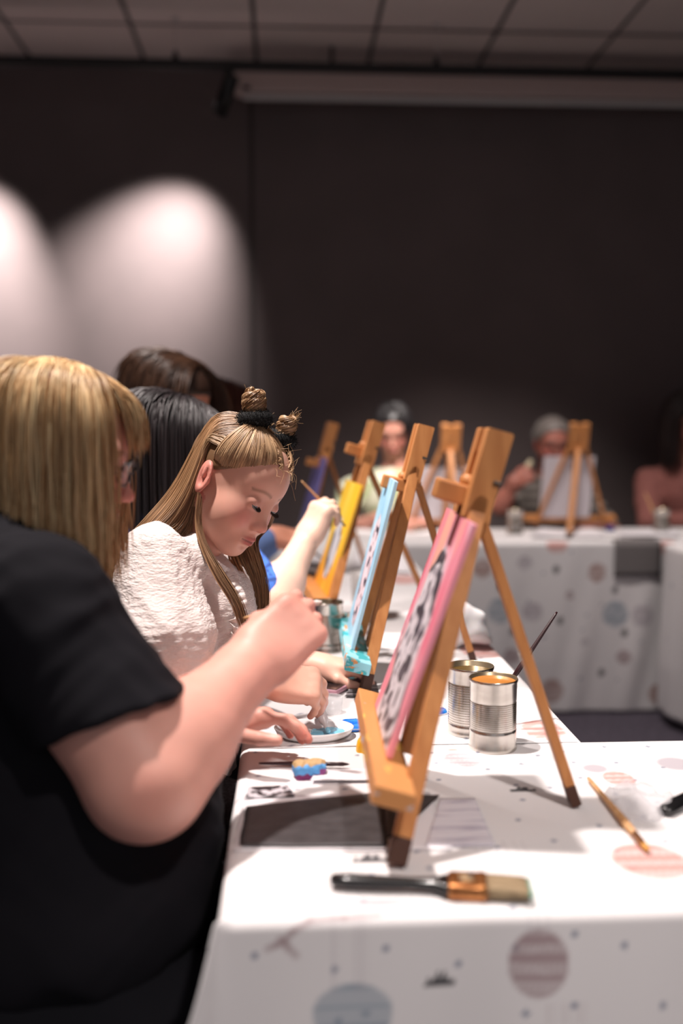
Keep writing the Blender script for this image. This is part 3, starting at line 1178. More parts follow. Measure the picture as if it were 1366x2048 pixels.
# dark brush at the right edge
a, b = on(1440, 1568), on(1326, 1636)
a.z = b.z = TZ + .009
d = b - a
t = thing('flat_paintbrush', 'black brush handle reaching in at the right picture edge', 'paintbrush', b, math.atan2(-d.y, -d.x))
flat_section('handle', [(0, .003, .003, 1), (.003, .010, .006, 1), (.03, .0125, .008, 1), (.06, .0115, .007, 1), (.085, .009, .006, 1), (.11, .010, .007, 1)], M_BLACKLACQ, t)
flat_section('ferrule', [(.105, .020, .009, .45), (.14, .020, .009, .45)], M_COPPER, t)
flat_section('bristles', [(.14, .019, .008, .5), (.18, .020, .004, .5)], M_BRISTLE, t)
a = on(676, 1218)
round_brush('paintbrush', 'pale wooden brush leaning in the ribbed can beside the girl', (a.x - .013, a.y + .005, TZ + .012), PY(636, 1152, a.y + .02), M_RAWWOOD, .004)
round_brush('paintbrush', 'steel-handled brush leaning in the ribbed can beside the girl', (a.x - .004, a.y - .002, TZ + .012), PY(646, 1160, a.y + .03), M_STEEL, .0036)

# ------------------------------------------------------------------ papers, phone, paints
M_PAPER = mat('white_paper', (236, 232, 236), .8)
M_BLACKPAPER = mat('black_painted_paper', (52, 48, 50), .55, noise=((40, 60, 40), (70, 66, 68), .4, .75))


def sheet(name, label, cat, pts, m, z=TZ + .004, curl=.0, res=18, parent=None, seed=0, th=.0006):
    """a quad sheet given by four table points (near left, near right, far right, far left)"""
    p = [np.array([*ontop(*q), 0]) if not isinstance(q, np.ndarray) else q for q in pts]
    V, n = [], res
    for i in range(n + 1):
        for j in range(n + 1):
            u, v = i / n, j / n
            w = (1 - u) * (1 - v) * p[0] + u * (1 - v) * p[1] + u * v * p[2] + (1 - u) * v * p[3]
            edge = .0015 * (vnoise(np.array([u * 9.]), np.array([v * 9.]), seed)[0] - .5)
            V.append((w[0] + edge, w[1] + edge, z + curl * (vnoise(np.array([u * 2.3]), np.array([v * 2.1 + .3]), seed)[0])))
    idx = np.arange((n + 1) ** 2).reshape(n + 1, n + 1)
    Q = np.stack([idx[:-1, :-1], idx[1:, :-1], idx[1:, 1:], idx[:-1, 1:]], -1).reshape(-1, 4)
    o = npmesh(name, V, Q, m, parent)
    sm = o.modifiers.new('thickness', 'SOLIDIFY')
    sm.thickness = th
    sm.offset = 1
    if label:
        tag(o, label, cat)
    return o


sheet('paper_sheet', 'white paper margin under the black painted paper by the near easel', 'paper', [(467, 1708), (905, 1706), (860, 1592), (487, 1598)], M_PAPER, TZ + .0035, .001)
sheet('black_paper', 'matt black paper under the front foot of the near easel', 'paper', [(478, 1703), (775, 1703), (772, 1594), (492, 1622)], M_BLACKPAPER, TZ + .0052, .003, seed=2)
sheet('black_paper', 'torn black paper scrap right of the near easel ledge', 'paper', [(772, 1690), (806, 1672), (880, 1600), (770, 1600)], M_BLACKPAPER, TZ + .0058, .004, seed=5)
sheet('printed_sheet', 'sheet with faint grey printed lines right of the near easel foot', 'paper', [(850, 1700), (990, 1700), (950, 1604), (880, 1604)],
      mat('faint_print', (226, 222, 230), .8, noise=((8, 90, 8), (186, 180, 196), .52, .6)), TZ + .0042, .001)
sheet('photo_print', 'small black and white print above the black paper', 'paper', [(490, 1606), (590, 1602), (575, 1580), (498, 1583)],
      mat('photo_scene', (36, 34, 38), .4, noise=((70, 70, 70), (200, 196, 202), .48, .55)), TZ + .0056, .001)
sheet('white_card', 'white card between the sponge and the black paper', 'paper', [(620, 1572), (860, 1566), (815, 1545), (640, 1548)], M_PAPER, TZ + .0045, .004, seed=9)

# phone
a = on(632, 1392)
ph = thing('smartphone', 'dark smartphone in a pinkish case lying left of the blue canvas', 'phone', on(672, 1371), math.radians(62))
ph.location.z = TZ + .004
bm = bmesh.new()
box(bm, (0, 0, .005), (.150, .074, .009), bevel=.0035)
bmobj('case', bm, mat('pink_case', (214, 160, 176), .4), ph)
bm = bmesh.new()
box(bm, (0, 0, .0098), (.144, .068, .0012), bevel=.0004)
bmobj('screen', bm, mat('phone_glass', (22, 22, 26), .12, coat=.5), ph)

sheet('black_paper', 'striped dark paper below the ledge of the blue canvas', 'paper', [(690, 1398), (760, 1398), (752, 1368), (706, 1370)],
      mat('striped_dark', (30, 28, 32), .5, noise=((5, 160, 5), (170, 166, 172), .5, .56)), TZ + .0045, .001)


def blob(name, label, cat, loc, r, h, m, seed, holes=.35, n=40, parent=None):
    """a dried puddle of paint with an uneven outline and ridges"""
    bm = bmesh.new()
    rings = []
    for k, f in enumerate((0, .3, .6, .85, .97, 1.0)):
        ring = []
        for i in range(n):
            a = 2 * math.pi * i / n
            nz = vnoise(np.array([math.cos(a) * 1.8 + 5]), np.array([math.sin(a) * 1.8 + 5]), seed)[0]
            rr = f * (1 - holes + holes * 2 * nz)
            hz = vnoise(np.array([rr * math.cos(a) * 4 + 9]), np.array([rr * math.sin(a) * 4 + 9]), seed + 1)[0]
            z = h * (.35 + .65 * hz) * (1 if f < .9 else .5 if f < .99 else 0)
            ring.append(bm.verts.new((rr * r[0] * math.cos(a), rr * r[1] * math.sin(a), z)))
        rings.append(ring)
    for k in range(len(rings) - 1):
        for i in range(n):
            bm.faces.new((rings[k][i], rings[k][(i + 1) % n], rings[k + 1][(i + 1) % n], rings[k + 1][i]))
    bmesh.ops.remove_doubles(bm, verts=bm.verts, dist=1e-6)
    o = bmobj(name, bm, m, parent, True)
    o.location = loc
    if label:
        tag(o, label, cat)
    return o


M_BLUE = mat('cobalt_paint', (16, 104, 214), .2, coat=.3, noise=((60, 60, 60), (58, 150, 232), .45, .7))
M_LBLUE = mat('sky_blue_paint', (132, 202, 232), .25)
M_MAG = mat('magenta_paint', (150, 20, 74), .25)
M_YEL = mat('yellow_paint', (238, 176, 30), .3)
M_PALETTE = mat('white_plastic', (230, 228, 230), .25)


def dish(label, loc, r, h, paint, seed, name='paint_dish', m=None):
    t = thing(name, label, 'paint dish', loc)
    bm = bmesh.new()
    lathe(bm, [(0, .0), (r * .85, 0), (r, h), (r * 1.04, h), (r * 1.02, h + .001), (r * .97, h), (r * .84, .0015), (0, .0015)], 40)
    bmobj('rim', bm, m or M_PALETTE, t, True)
    blob('paint', None, None, (0, 0, .002), (r * .95, r * .9), h * 1.3, paint, seed, .12, parent=t)
    return t


M_LID = mat('clear_lid', (225, 232, 240), .1, alpha=.5)
dish('clear lid full of wet cobalt blue paint beside the easel ledge', on(705, 1455), .030, .006, M_BLUE, 3, m=M_LID)
dish('clear lid with thin blue paint behind the near easel leg', on(866, 1425), .028, .004, M_BLUE, 8, m=M_LID)
yb = blob('paint_lump', 'yellow paint lump beside the near easel ledge', 'paint', on(728, 1502), (.011, .016), .024, M_YEL, 12)
# palette the hands work over: shallow boat-shaped white dish
pal = thing('paint_palette', 'white oval palette with wet paints between the two pairs of hands', 'palette', on(628, 1474))
bm = bmesh.new()
nn = 44
prof = [(0, .004), (.75, .004), (.93, .010), (1.0, .017), (1.02, .0165), (.95, .008), (.78, .0015), (0, .0015)]
rings = []
for f, z in prof:
    rings.append([bm.verts.new((f * .062 * math.cos(2 * math.pi * i / nn), f * .045 * math.sin(2 * math.pi * i / nn), z)) for i in range(nn)])
for k in range(len(rings) - 1):
    for i in range(nn):
        bm.faces.new((rings[k][i], rings[k][(i + 1) % nn], rings[k + 1][(i + 1) % nn], rings[k + 1][i]))
bmesh.ops.remove_doubles(bm, verts=bm.verts, dist=1e-6)
bmobj('dish', bm, M_PALETTE, pal, True)
blob('magenta_paint', None, None, (-.036, -.004, .004), (.018, .012), .006, M_MAG, 4, parent=pal)
blob('yellow_paint', None, None, (-.006, -.026, .004), (.018, .009), .004, mat('cream_yellow', (236, 196, 110), .3), 5, parent=pal)
blob('sky_blue_paint', None, None, (.024, .012, .004), (.026, .018), .005, M_LBLUE, 6, parent=pal)
blob('orange_paint', None, None, (-.022, .026, .004), (.007, .006), .004, mat('orange_paint', (214, 92, 50), .3), 7, parent=pal)

# little painted sponge
t = thing('paint_sponge', 'small sponge soaked in blue and plum paint in front of the palette', 'sponge', on(619, 1556))
t.rotation_euler[2] = .15
g = Group()
g.rbox((0, 0, .011), (.015, .006, .006), .0065).ell((.012, .0, .016), (.012, .010, .011), .008).ell((-.012, .002, .015), (.011, .010, .011), .008)
V, Q = solid([g], (-.035, -.025, -.006), (.035, .025, .04), .0011, folds(3, .004, 260))
V[:, 2] = np.maximum(V[:, 2], .0008)
ww = V[:, 2] + .006 * (vnoise(V[:, 0] * 180, V[:, 1] * 180, 3) - .5)
cc = np.where((ww > .021)[:, None], lin((182, 150, 106)), np.where((ww > .0085)[:, None], lin((92, 160, 220)), lin((118, 40, 96))))
cc = np.where(((V[:, 0] > .012) & (ww < .014))[:, None], lin((140, 70, 130)), cc)
npmesh('sponge', V, Q, mat('painted_sponge', rough=.7, attr=True), t, cc)

# crumpled tissue behind the near easel
c = on(925, 1292)
g = Group(t=(c[0] - .012, c[1], TZ + .05))
g.ell((0, 0, 0), (.052, .05, .046), .02).ell((-.03, .01, .018), (.036, .04, .036), .02).ell((.034, -.015, -.015), (.038, .04, .03), .02)
V, Q = solid([g], g.t - .13, g.t + .13, .004, folds(11, .032, 38, 7))
V[:, 2] = np.maximum(V[:, 2], TZ + .003)
tag(npmesh('paper_tissue', V, Q, mat('tissue', (250, 248, 250), .9, sss=.25), None, smooth=True), 'crumpled white paper tissue behind the two tin cans', 'tissue')

# clear plastic lid, right
t = blob('plastic_lid', 'crumpled clear plastic film at the right of the near table', 'plastic film', on(1275, 1612), (.045, .05), .022, mat('film', (235, 232, 236), .15, alpha=.45), 22, .25)

# papers on the far part of the left row and far table
sheet('paper_sheet', 'loose white sheets on the table beyond the blue canvas', 'paper', [(700, 1140), (820, 1150), (800, 1110), (712, 1108)], M_PAPER, TZ + .005, .006, seed=4)
sheet('paper_sheet', 'white sheet curling beside the yellow canvas', 'paper', [(598, 1130), (650, 1140), (660, 1112), (606, 1112)], M_PAPER, TZ + .005, .02, seed=14)
sheet('black_paper', 'dark paper behind the can beside the girl', 'paper', [(575, 1175), (650, 1180), (665, 1150), (590, 1150)], M_BLACKPAPER, TZ + .0045, .002, seed=6)
sheet('paper_sheet', 'white sheets on the far table under the grey-haired man easel', 'paper', [(1060, 1078), (1215, 1080), (1190, 1062), (1080, 1062)], M_PAPER, TZ + .006, .012, seed=8)
sheet('paper_sheet', 'white paper on the far table before the person in pink', 'paper', [(1235, 1076), (1360, 1078), (1350, 1064), (1240, 1063)], M_PAPER, TZ + .006, .010, seed=18)
pb = PY(1217, 1055, 4.55)
blob('paint_lump', 'dark blue paint blot on the far table right of the white canvas', 'paint', (pb[0], 4.52, TZ + .004), (.02, .02), .025, mat('navy_paint', (40, 44, 120), .4), 31)
# grey sheet hanging over the far table edge
a, b = PY(1229, 1083, YF - .02), PY(1322, 1083, YF - .02)
V = []
for i in range(13):
    for j in range(13):
        u, v = i / 12, j / 12
        s_ = v * .25 - .10
        x = a[0] + (b[0] - a[0]) * u
        if s_ < 0:
            V.append((x, YF - .0215 - s_, TZ + .004 + .002 * u))
        else:
            V.append((x, YF - .0225 - .002 * math.sin(u * 3), TZ + .004 - s_))
idx = np.arange(169).reshape(13, 13)
o = npmesh('grey_paper', V, np.stack([idx[:-1, :-1], idx[1:, :-1], idx[1:, 1:], idx[:-1, 1:]], -1).reshape(-1, 4), mat('grey_sheet', (116, 111, 111), .8))
sm = o.modifiers.new('thickness', 'SOLIDIFY')
sm.thickness = .001
tag(o, 'dark grey sheet hanging over the front edge of the far table', 'paper')

# ------------------------------------------------------------------ people
M_SKIN = mat('skin', rough=.48, attr=True, sss=.12, spec=.4, bump=((900, 900, 900), .05, .0006))
M_HAIR = mat('hair', rough=.42, attr=True, spec=.45)
M_EYE = mat('eye', rough=.12, attr=True)
M_LASH = mat('lash', (40, 28, 24), .6)


def hrot(yaw, pitch, roll=0.0):
    """columns: forward, left, up"""
    fw = np.array([math.cos(yaw) * math.cos(pitch), math.sin(yaw) * math.cos(pitch), -math.sin(pitch)])
    l = np.array([-math.sin(yaw), math.cos(yaw), 0])
    u = np.cross(fw, l)
    l2 = math.cos(roll) * l + math.sin(roll) * u
    return np.stack([fw, l2, np.cross(fw, l2)], 1)


CRAN_C, CRAN_R = np.array([-.012, 0, .035]), np.array([.096, .075, .082])


def head_group(R, c, s=1.0, child=False, fine=True, ears=True, lids=.35):
    g = Group(R, c, s)
    g.ell(CRAN_C, CRAN_R, .01)
    g.ell((.030, 0, -.030), (.056, .056, .072), .03)
    ck = .034 if child else .030
    for y in (1, -1):
        g.ell((.046, y * .033, -.034), (ck, ck * .92, ck * 1.05), .02)
        g.cap((-.004, y * .050, -.046), (.058, y * .014, -.088), .026 if child else .019, .018 if child else .016, .022)
    g.ell((.066, 0, -.090), (.017, .019, .014), .018)
    if child:
        g.ell((.030, 0, .040), (.058, .060, .058), .02)
    else:
        g.cap((.074, -.030, .024), (.074, .030, .024), .013, .013, .02)
    if not fine:
        g.cap((.084, 0, .006), (.104, 0, -.033), .007, .011, .012)
        for y in (1, -1):
            if ears:
                g.ell((-.008, y * .076, -.008), (.018, .010, .030), .006)
            g.ell((.092, y * .031, .003), (.012, .017, .010), .012, True)
        g.cap((.084, -.014, -.066), (.084, .014, -.066), .009, .009, .01)
        return g
    # eye sockets, lids
    for y in (1, -1):
        g.ell((.099, y * .032, .004), (.015, .019, .0115) if child else (.015, .019, .0125), .014, True)
        g.ell((.0735, y * .031, .003), (.0134, .0148, .0128), .006)
        ctr = np.array([.0735, y * .031, .003])
        arc = []
        for A in np.linspace(-.95, .95, 7):
            e = -lids + .22 * (A / .95) ** 2
            arc.append(ctr + .0134 * np.array([math.cos(e) * math.cos(A), math.cos(e) * math.sin(A) * 1.12, math.sin(e)]))
        for p, q in zip(arc[:-1], arc[1:]):
            g.cap(p, q, .0021, .0021, .0012, True)
    # nose
    if child:
        g.cap((.081, 0, .006), (.094, 0, -.028), .0060, .0085, .018)
        g.ell((.0975, 0, -.0325), (.0100, .0102, .0092), .009)
    else:
        g.cap((.083, 0, .010), (.101, 0, -.030), .0062, .0082, .014)
        g.ell((.1035, 0, -.0335), (.0098, .0098, .0088), .008)
    for y in (1, -1):
        g.ell((.090 if child else .094, y * .0115, -.0375), (.0088, .0062, .0068), .006)
        g.ell((.0955 if child else .0985, y * .0062, -.0435), (.0042, .0026, .0030), .003, True)
    # mouth: mound, lips, parting line
    g.ell((.074, 0, -.064), (.020, .026, .018), .014)
    for y in (1, -1):
        g.cap((.0945, y * .003, -.0585), (.084, y * .0205, -.0645), .0042, .0020, .005)
        g.cap((.0925, y * .001, -.0695), (.084, y * .0195, -.0655), .0050, .0022, .005)
        g.cap((.0985, y * .0, -.0642), (.0875, y * .0215, -.0655), .0011, .0010, .003, True)
    g.ell((.092, 0, -.0785), (.008, .014, .004), .008, True)
    g.cap((.0985, 0, -.048), (.0965, 0, -.055), .0016, .0018, .004, True)
    # ears
    for y in (1, -1):
        a = math.radians(18) * y
        er = np.array([[math.cos(a), -math.sin(a), 0], [math.sin(a), math.cos(a), 0], [0, 0, 1]])
        b = math.radians(-14)
        er = er @ np.array([[math.cos(b), 0, math.sin(b)], [0, 1, 0], [-math.sin(b), 0, math.cos(b)]])
        o = np.array([-.012, y * .079, -.006])
        g.ell(o, (.0185, .0075, .031), .006, rot=er)
        g.ell(o + np.array([.004, y * .008, .001]), (.0105, .0075, .020), .004, True, rot=er)
        g.ell(o + np.array([.000, y * .004, .008]), (.0035, .004, .013), .003, rot=er)
        g.ell(o + np.array([.012, y * -.001, -.004]), (.0045, .005, .007), .004)
    return g


def skin_color(tone, coarse=False, blush=(214, 110, 104), lip=(188, 96, 92), brow=(120, 84, 60), head=None, extra=None, browk=.8):
    def f(P):
        c = np.tile(lin(tone), (len(P), 1))
        mott = vnoise(P[:, 0] * 60 + P[:, 2] * 13, P[:, 1] * 60 + P[:, 2] * 55, 3)[:, None]
        c = c * (.96 + .08 * mott)

        def mix(m, rgb):
            m = np.clip(m, 0, 1)[:, None]
            c[:] = c * (1 - m) + lin(rgb) * m
        if head is not None:
            L = head.local(P)
            x, y, z = L[:, 0], np.abs(L[:, 1]), L[:, 2]
            near = np.linalg.norm(L, axis=1) < .16
            mix(near * .55 * np.exp(-(((y - .040) / .022) ** 2 + ((z + .030) / .024) ** 2)) * (x > .02), blush)
            mix(near * .5 * np.exp(-((y / .011) ** 2 + ((z + .036) / .011) ** 2)) * (x > .08), blush)
            mix(near * .55 * (y > .072) * (np.abs(z) < .05) * (x < .02), blush)
            up = ((z + .0605) / .0052) ** 2
            lo = ((z + .0685) / .0056) ** 2
            mix(near * .85 * (x > .076) * np.clip(1.5 - (y / .019) ** 2 - np.minimum(up, lo), 0, 1), lip)
            mix(near * .8 * (x > .08) * np.exp(-((z + .0648) / .0013) ** 2) * (y < .021), (96, 40, 40))
            arch = .0235 + .004 * np.sin(np.clip((y - .012) / .034, 0, 1) * 3.14)
            mix(near * browk * (x > .04) * np.exp(-((z - arch) / .0034) ** 2) * (y > .011) * (y < .050), brow)
            mix(near * .35 * (x > .05) * np.exp(-(((y - .031) / .016) ** 2 + ((z - .006) / .009) ** 2)), (168, 98, 92))
        if head is not None and coarse:
            mix(near * .8 * (x > .06) * np.exp(-(((y - .031) / .013) ** 2 + ((z - .001) / .006) ** 2)), (52, 34, 30))
        if extra:
            for p, r, rgb, k in extra:
                mix(k * np.exp(-(np.linalg.norm(P - p, axis=1) / r) ** 4), rgb)
        return c
    return f


def add_eyes(parent, g, look_down=.5, closed=.6, iris=(90, 110, 130), far=False):
    """eyeballs with dark iris and a lid edge of lashes"""
    for y in (1, -1):
        c = np.array([.0742, y * .031, .0025])
        n = 20
        V, Q = [], []
        gaze = np.array([math.cos(look_down), 0, -math.sin(look_down)])
        th = np.linspace(0, math.pi, n)
        ph = np.linspace(0, 2 * math.pi, 2 * n, endpoint=False)
        pts = np.stack([np.sin(th)[:, None] * np.cos(ph), np.sin(th)[:, None] * np.sin(ph), np.cos(th)[:, None] + 0 * ph], -1).reshape(-1, 3)
        d = pts @ gaze
        col = np.tile(lin((206, 190, 186)), (len(pts), 1))
        col[d > .86] = lin(iris)
        col[d > .96] = lin((14, 12, 14))
        idx = np.arange(n * 2 * n).reshape(n, 2 * n)
        Q = np.stack([idx[:-1], np.roll(idx, -1, 1)[:-1], np.roll(idx, -1, 1)[1:], idx[1:]], -1).reshape(-1, 4)
        W = g.world(c + pts * .0121)
        npmesh('eye', W, Q, M_EYE, parent, col)
        a0 = np.linspace(-.95, .95, 22)
        Ee = -closed + .10 + .22 * (a0 / .95) ** 2
        edge = c + .0138 * np.stack([np.cos(Ee) * np.cos(a0), np.cos(Ee) * np.sin(a0) * 1.12, np.sin(Ee)], -1)
        S, Rr = [], []
        for i in range(1, 21):
            for k in (0, .5):
                b = edge[i] * (1 - k) + edge[min(i + 1, 21)] * k
                out = b - c
                out /= np.linalg.norm(out)
                tip = b + out * .0055 + np.array([.002, y * .0010 * (i - 10) / 10, -.0025])
                S.append(np.array([b, (b + tip) / 2 + out * .0008, tip]))
                Rr.append([.00035, .00028, .0001])
        ed = np.stack([edge], 0)
        V1, Q1 = strands(g.world(np.array(S).reshape(-1, 3)).reshape(len(S), 3, 3), np.array(Rr) * g.s, 3)
        V2, Q2 = strands(g.world(edge)[None], np.full((1, 22), .0006), 4)
        npmesh('eyelash', np.vstack([V1, V2]), np.vstack([Q1, Q2 + len(V1)]), M_LASH, parent)


FING_Y = (.030, .0105, -.0095, -.028)
FING_L = (.070, .078, .073, .056)
FING_R = (.0092, .0094, .0089, .0078)


def hand_group(wrist, fwd, back, right=True, s=1.0, curls=((.5, .7, .4),) * 4, thumb=None, spread=0.0, thick=1.0):
    """local x to the fingertips, z out of the back of the hand, y to the thumb"""
    f = np.asarray(fwd, float)
    f /= np.linalg.norm(f)
    b = np.asarray(back, float)
    b = b - f * (b @ f)
    b /= np.linalg.norm(b)
    y = np.cross(b, f)
    if not right:
        y = -y
    R = np.stack([f, y, b], 1)
    g = Group(R, wrist, s)
    tk = thick
    g.cap((-.02, .012, 0), (.02, .014, 0), .019 * tk, .017 * tk, .02)
    g.cap((-.02, -.012, 0), (.02, -.014, 0), .019 * tk, .017 * tk, .02)
    g.rbox((.052, 0, .0), (.032, .026, .002), .0125 * tk, .02)
    g.ell((.040, .024, -.010), (.030, .014, .015), .015)
    g.ell((.036, -.024, -.008), (.032, .013, .014), .015)
    tips = []
    for i in range(4):
        p = np.array([.086 - .004 * abs(i - 1.2), FING_Y[i], .001])
        a = 0.0
        sp = spread * (1.5 - i) / 1.5
        segs = np.array([.47, .30, .23]) * FING_L[i]
        r = FING_R[i] * (1 + .15 * (tk - 1))
        g.ell(p + np.array([-.003, 0, .006]), (.011, .009, .0075), .006)
        for j in range(3):
            a += curls[i][j]
            dv = np.array([math.cos(a) * math.cos(sp), math.sin(sp) * math.cos(a * .7), -math.sin(a)])
            dv /= np.linalg.norm(dv)
            q = p + dv * segs[j]
            g.cap(p, q, r * (1 - .07 * j), r * (1 - .07 * (j + 1)), .0035 if j else .007)
            p = q
        tips.append(g.world(p + np.array([math.sin(-a), 0, 0]) * 0))
    th = thumb or [(.022, .026, -.010), (.050, .046, -.018), (.074, .050, -.026), (.094, .046, -.030)]
    for j in range(len(th) - 1):
        g.cap(th[j], th[j + 1], (.0145, .0112, .0102)[min(j, 2)], (.0112, .0102, .0085)[min(j, 2)], (.012, .004, .004)[min(j, 2)])
    g.tips = tips
    g.thumb_tip = g.world(np.array(th[-1]))
    return g


def bounds(groups, pad=.05):
    lo, hi = np.full(3, 9.), np.full(3, -9.)
    for g in groups:
        for op in g.ops:
            if op[0] == 'cap':
                ps, r = [op[1], op[2]], max(op[3], op[4])
            elif op[0] == 'half' or op[6]:
                continue
            else:
                ps, r = [op[1]], float(np.max(op[2])) * 1.2 + (op[3] if op[0] == 'box' else 0)
            for p in ps:
                w = g.world(p)
                lo = np.minimum(lo, w - r * g.s)
                hi = np.maximum(hi, w + r * g.s)
    return lo - pad, hi + pad


def grow_hair(head, seed, n, length, zcut, spread=1.0, layer=.02, part=(0.02, 0.0), steps=30, face=.075, fringe=None, r=.0011,
              cols=((200, 150, 90), (150, 100, 55)), wave=0.0, grow=(1.0, 1.0, 1.0), tuck=0.0, fringe_share=0.0, fwd=-.2, xmax=.62):
    """straight strands combed from a parting over the skull that then hang down under their own weight.
    zcut(x_local, y_local) -> world height at which a strand is cut"""
    rng = np.random.default_rng(seed)
    rad = (CRAN_R + .006) * np.asarray(grow)
    # roots along the parting and the crown
    x0 = rng.uniform(-.80, xmax, n)
    sg = np.where(rng.uniform(size=n) < .5, 1.0, -1.0)
    y0 = part[1] / .075 + sg * rng.uniform(.02, .42, n) ** 1.2
    fr = rng.uniform(size=n) < fringe_share
    x0 = np.where(~fr & (x0 > .12), .12 + (x0 - .12) * .3, x0)
    u = np.stack([x0, y0, np.sqrt(np.maximum(1 - x0 ** 2 - y0 ** 2, .05))], 1)
    u /= np.linalg.norm(u, axis=1, keepdims=True)
    lay = 1 + layer / .08 * rng.uniform(0, 1, n) ** 1.3
    gdir = np.array([0, 0, -1.0]) @ head.R           # gravity in head frame
    p = u * rad * lay[:, None]
    dx = np.where(x0 > .3, np.where(fr, 1.6, fwd), np.where(x0 < -.35, rng.uniform(-1.3, -.4, n), x0 * .8)) + rng.normal(size=n) * .22
    dy = sg * np.where((x0 > .3) & fr, .25, np.where(x0 < -.35, rng.uniform(.05, 1.1, n), 1.0)) + rng.normal(size=n) * .12
    d = np.stack([dx, dy, np.zeros(n)], 1)
    d /= np.linalg.norm(d, axis=1, keepdims=True)
    isfr = (x0 > .3) & fr
    L = length * rng.uniform(.88, 1.06, n)
    st = L / (steps - 1)
    S = [p.copy()]
    for k in range(steps - 1):
        w = np.where(isfr, min((4.0 + 1.6 * k) / steps, .6), min((1.6 + 1.0 * k) / steps, .55))[:, None]
        d = d * (1 - w) + gdir * w + rng.normal(size=(n, 3)) * .010
        nr = p / (rad * lay[:, None]) ** 2
        nr /= np.linalg.norm(nr, axis=1, keepdims=True)
        q = np.linalg.norm(p / (rad * lay[:, None]), axis=1)
        touch = q < 1.04
        dn = (d * nr).sum(1)
        d = np.where((touch & (dn < 0))[:, None], d - dn[:, None] * nr, d)
        d /= np.linalg.norm(d, axis=1, keepdims=True)
        p = p + d * st[:, None]
        q = np.linalg.norm(p / (rad * lay[:, None]), axis=1)
        p = np.where((q < 1)[:, None], p / q[:, None], p)
        if tuck:
            p[:, 1] *= (1 - tuck * k / steps * (q > 1.0))
        S.append(p.copy())
    S = np.stack(S, 1) + CRAN_C
    if wave:
        ph = rng.uniform(0, 6.28, (n, 1))
        t = np.linspace(0, 1, steps)[None]
        off = wave * np.sin(t * 14 + ph) * t
        S = S + off[:, :, None] * np.array([.5, .6, 0])
    W = head.world(S.reshape(-1, 3)).reshape(S.shape)
    # cut
    out = np.empty_like(W)
    keep = np.ones(n, bool)
    for i in range(n):
        zc = zcut(S[i, -1, 0], S[i, -1, 1], rng, isfr[i])
        z = W[i, :, 2]
        below = np.where(z < zc)[0]
        m = below[0] if len(below) else steps - 1
        m = max(m, 2)
        tt = np.linspace(0, m, steps)
        for a in range(3):
            out[i, :, a] = np.interp(tt, np.arange(steps), W[i, :, a])
    cl = np.array([lin(c) for c in cols])
    mixv = np.clip(rng.normal(.5, .35, n), 0, 1)[:, None]
    base = cl[0] * (1 - mixv) + cl[1] * mixv
    clump = vnoise(x0 * 14 + sg * 7, dx * 3 + y0 * 5, seed)[:, None]
    base = base * (.72 + .56 * clump)
    prof = np.concatenate([np.full(steps - 6, 1.0), np.linspace(1, .25, 6)])
    Rd = r * rng.uniform(.7, 1.3, n)[:, None] * prof[None]
    return out, Rd, base


def hair_mesh(parent, groups, capcol=None, capgroups=None, h=.004, sides=4, name='hair', m=None):
    Vs, Qs, Cs = [], [], []
    off = 0
    for S, Rd, base in groups:
        V, Q = strands(S, Rd, sides)
        Vs.append(V)
        Qs.append(Q + off)
        k = S.shape[1] * sides
        Cs.append(np.repeat(base, k, axis=0))
        off += len(V)
    if capgroups:
        lo, hi = bounds(capgroups, .02)
        V, Q = solid(capgroups, lo, hi, h)
        Vs.append(V)
        Qs.append(Q + off)
        Cs.append(np.tile(lin(capcol), (len(V), 1)))
    return npmesh(name, np.vstack(Vs), np.vstack(Qs), m or M_HAIR, parent, np.vstack(Cs))


def hair_cap(head, grow=1.05, front=.35, low=-.02, hairline=.062):
    g = Group(head.R, head.t, head.s)
    g.ell(CRAN_C, CRAN_R * grow + .003, .01)
    # forehead and face stay free
    g.half((hairline, 0, hairline), (.80, 0, -.60), .012)
    g.half((0, 0, low - .03), (.25, 0, -1), .012)
    return g


def guide_strands(guides, n, seed, r=.0011, jit=.006, steps=26, cols=((190, 150, 100), (130, 90, 55)), tmax=1.0, ends=.12, taper=True):
    """strands spread between guide polylines (each a list of world points)"""
    rng = np.random.default_rng(seed)
    G = []
    for g in guides:
        P = catmull(np.array([np.asarray(p, float) for p in g]), 8)
        t = np.linspace(0, 1, len(P))
        tt = np.linspace(0, 1, 60)
        G.append(np.stack([np.interp(tt, t, P[:, a]) for a in range(3)], 1))
    G = np.array(G)
    S, cl = np.empty((n, steps, 3)), np.array([lin(c) for c in cols])
    w = rng.uniform(0, len(G) - 1, n)
    for i in range(n):
        k = min(int(w[i]), len(G) - 2)
        f = w[i] - k
        P = G[k] * (1 - f) + G[k + 1] * f
        e = 1 - ends * rng.uniform(0, 1) ** 2
        tt = np.linspace(0, e * tmax, steps)
        q = np.stack([np.interp(tt, np.linspace(0, 1, 60), P[:, a]) for a in range(3)], 1)
        o0, o1 = rng.normal(size=3) * jit * .5, rng.normal(size=3) * jit
        s_ = np.linspace(0, 1, steps)[:, None]
        q = q + o0 * (1 - s_) * .6 + o1 * s_ + .35 * jit * np.sin(s_ * rng.uniform(3, 9) + rng.uniform(0, 6)) * rng.normal(size=3) * .6
        S[i] = q
    m = np.clip(rng.normal(.5, .33, n), 0, 1)[:, None]
    base = (cl[0] * (1 - m) + cl[1] * m) * (.7 + .6 * vnoise(w * 6.3, w * 2.1, seed))[:, None]
    prof = np.linspace(1, .35, steps) if taper else np.minimum(1, .3 + 5 * np.linspace(0, 1, steps))
    return S, r * rng.uniform(.7, 1.3, n)[:, None] * prof[None], base


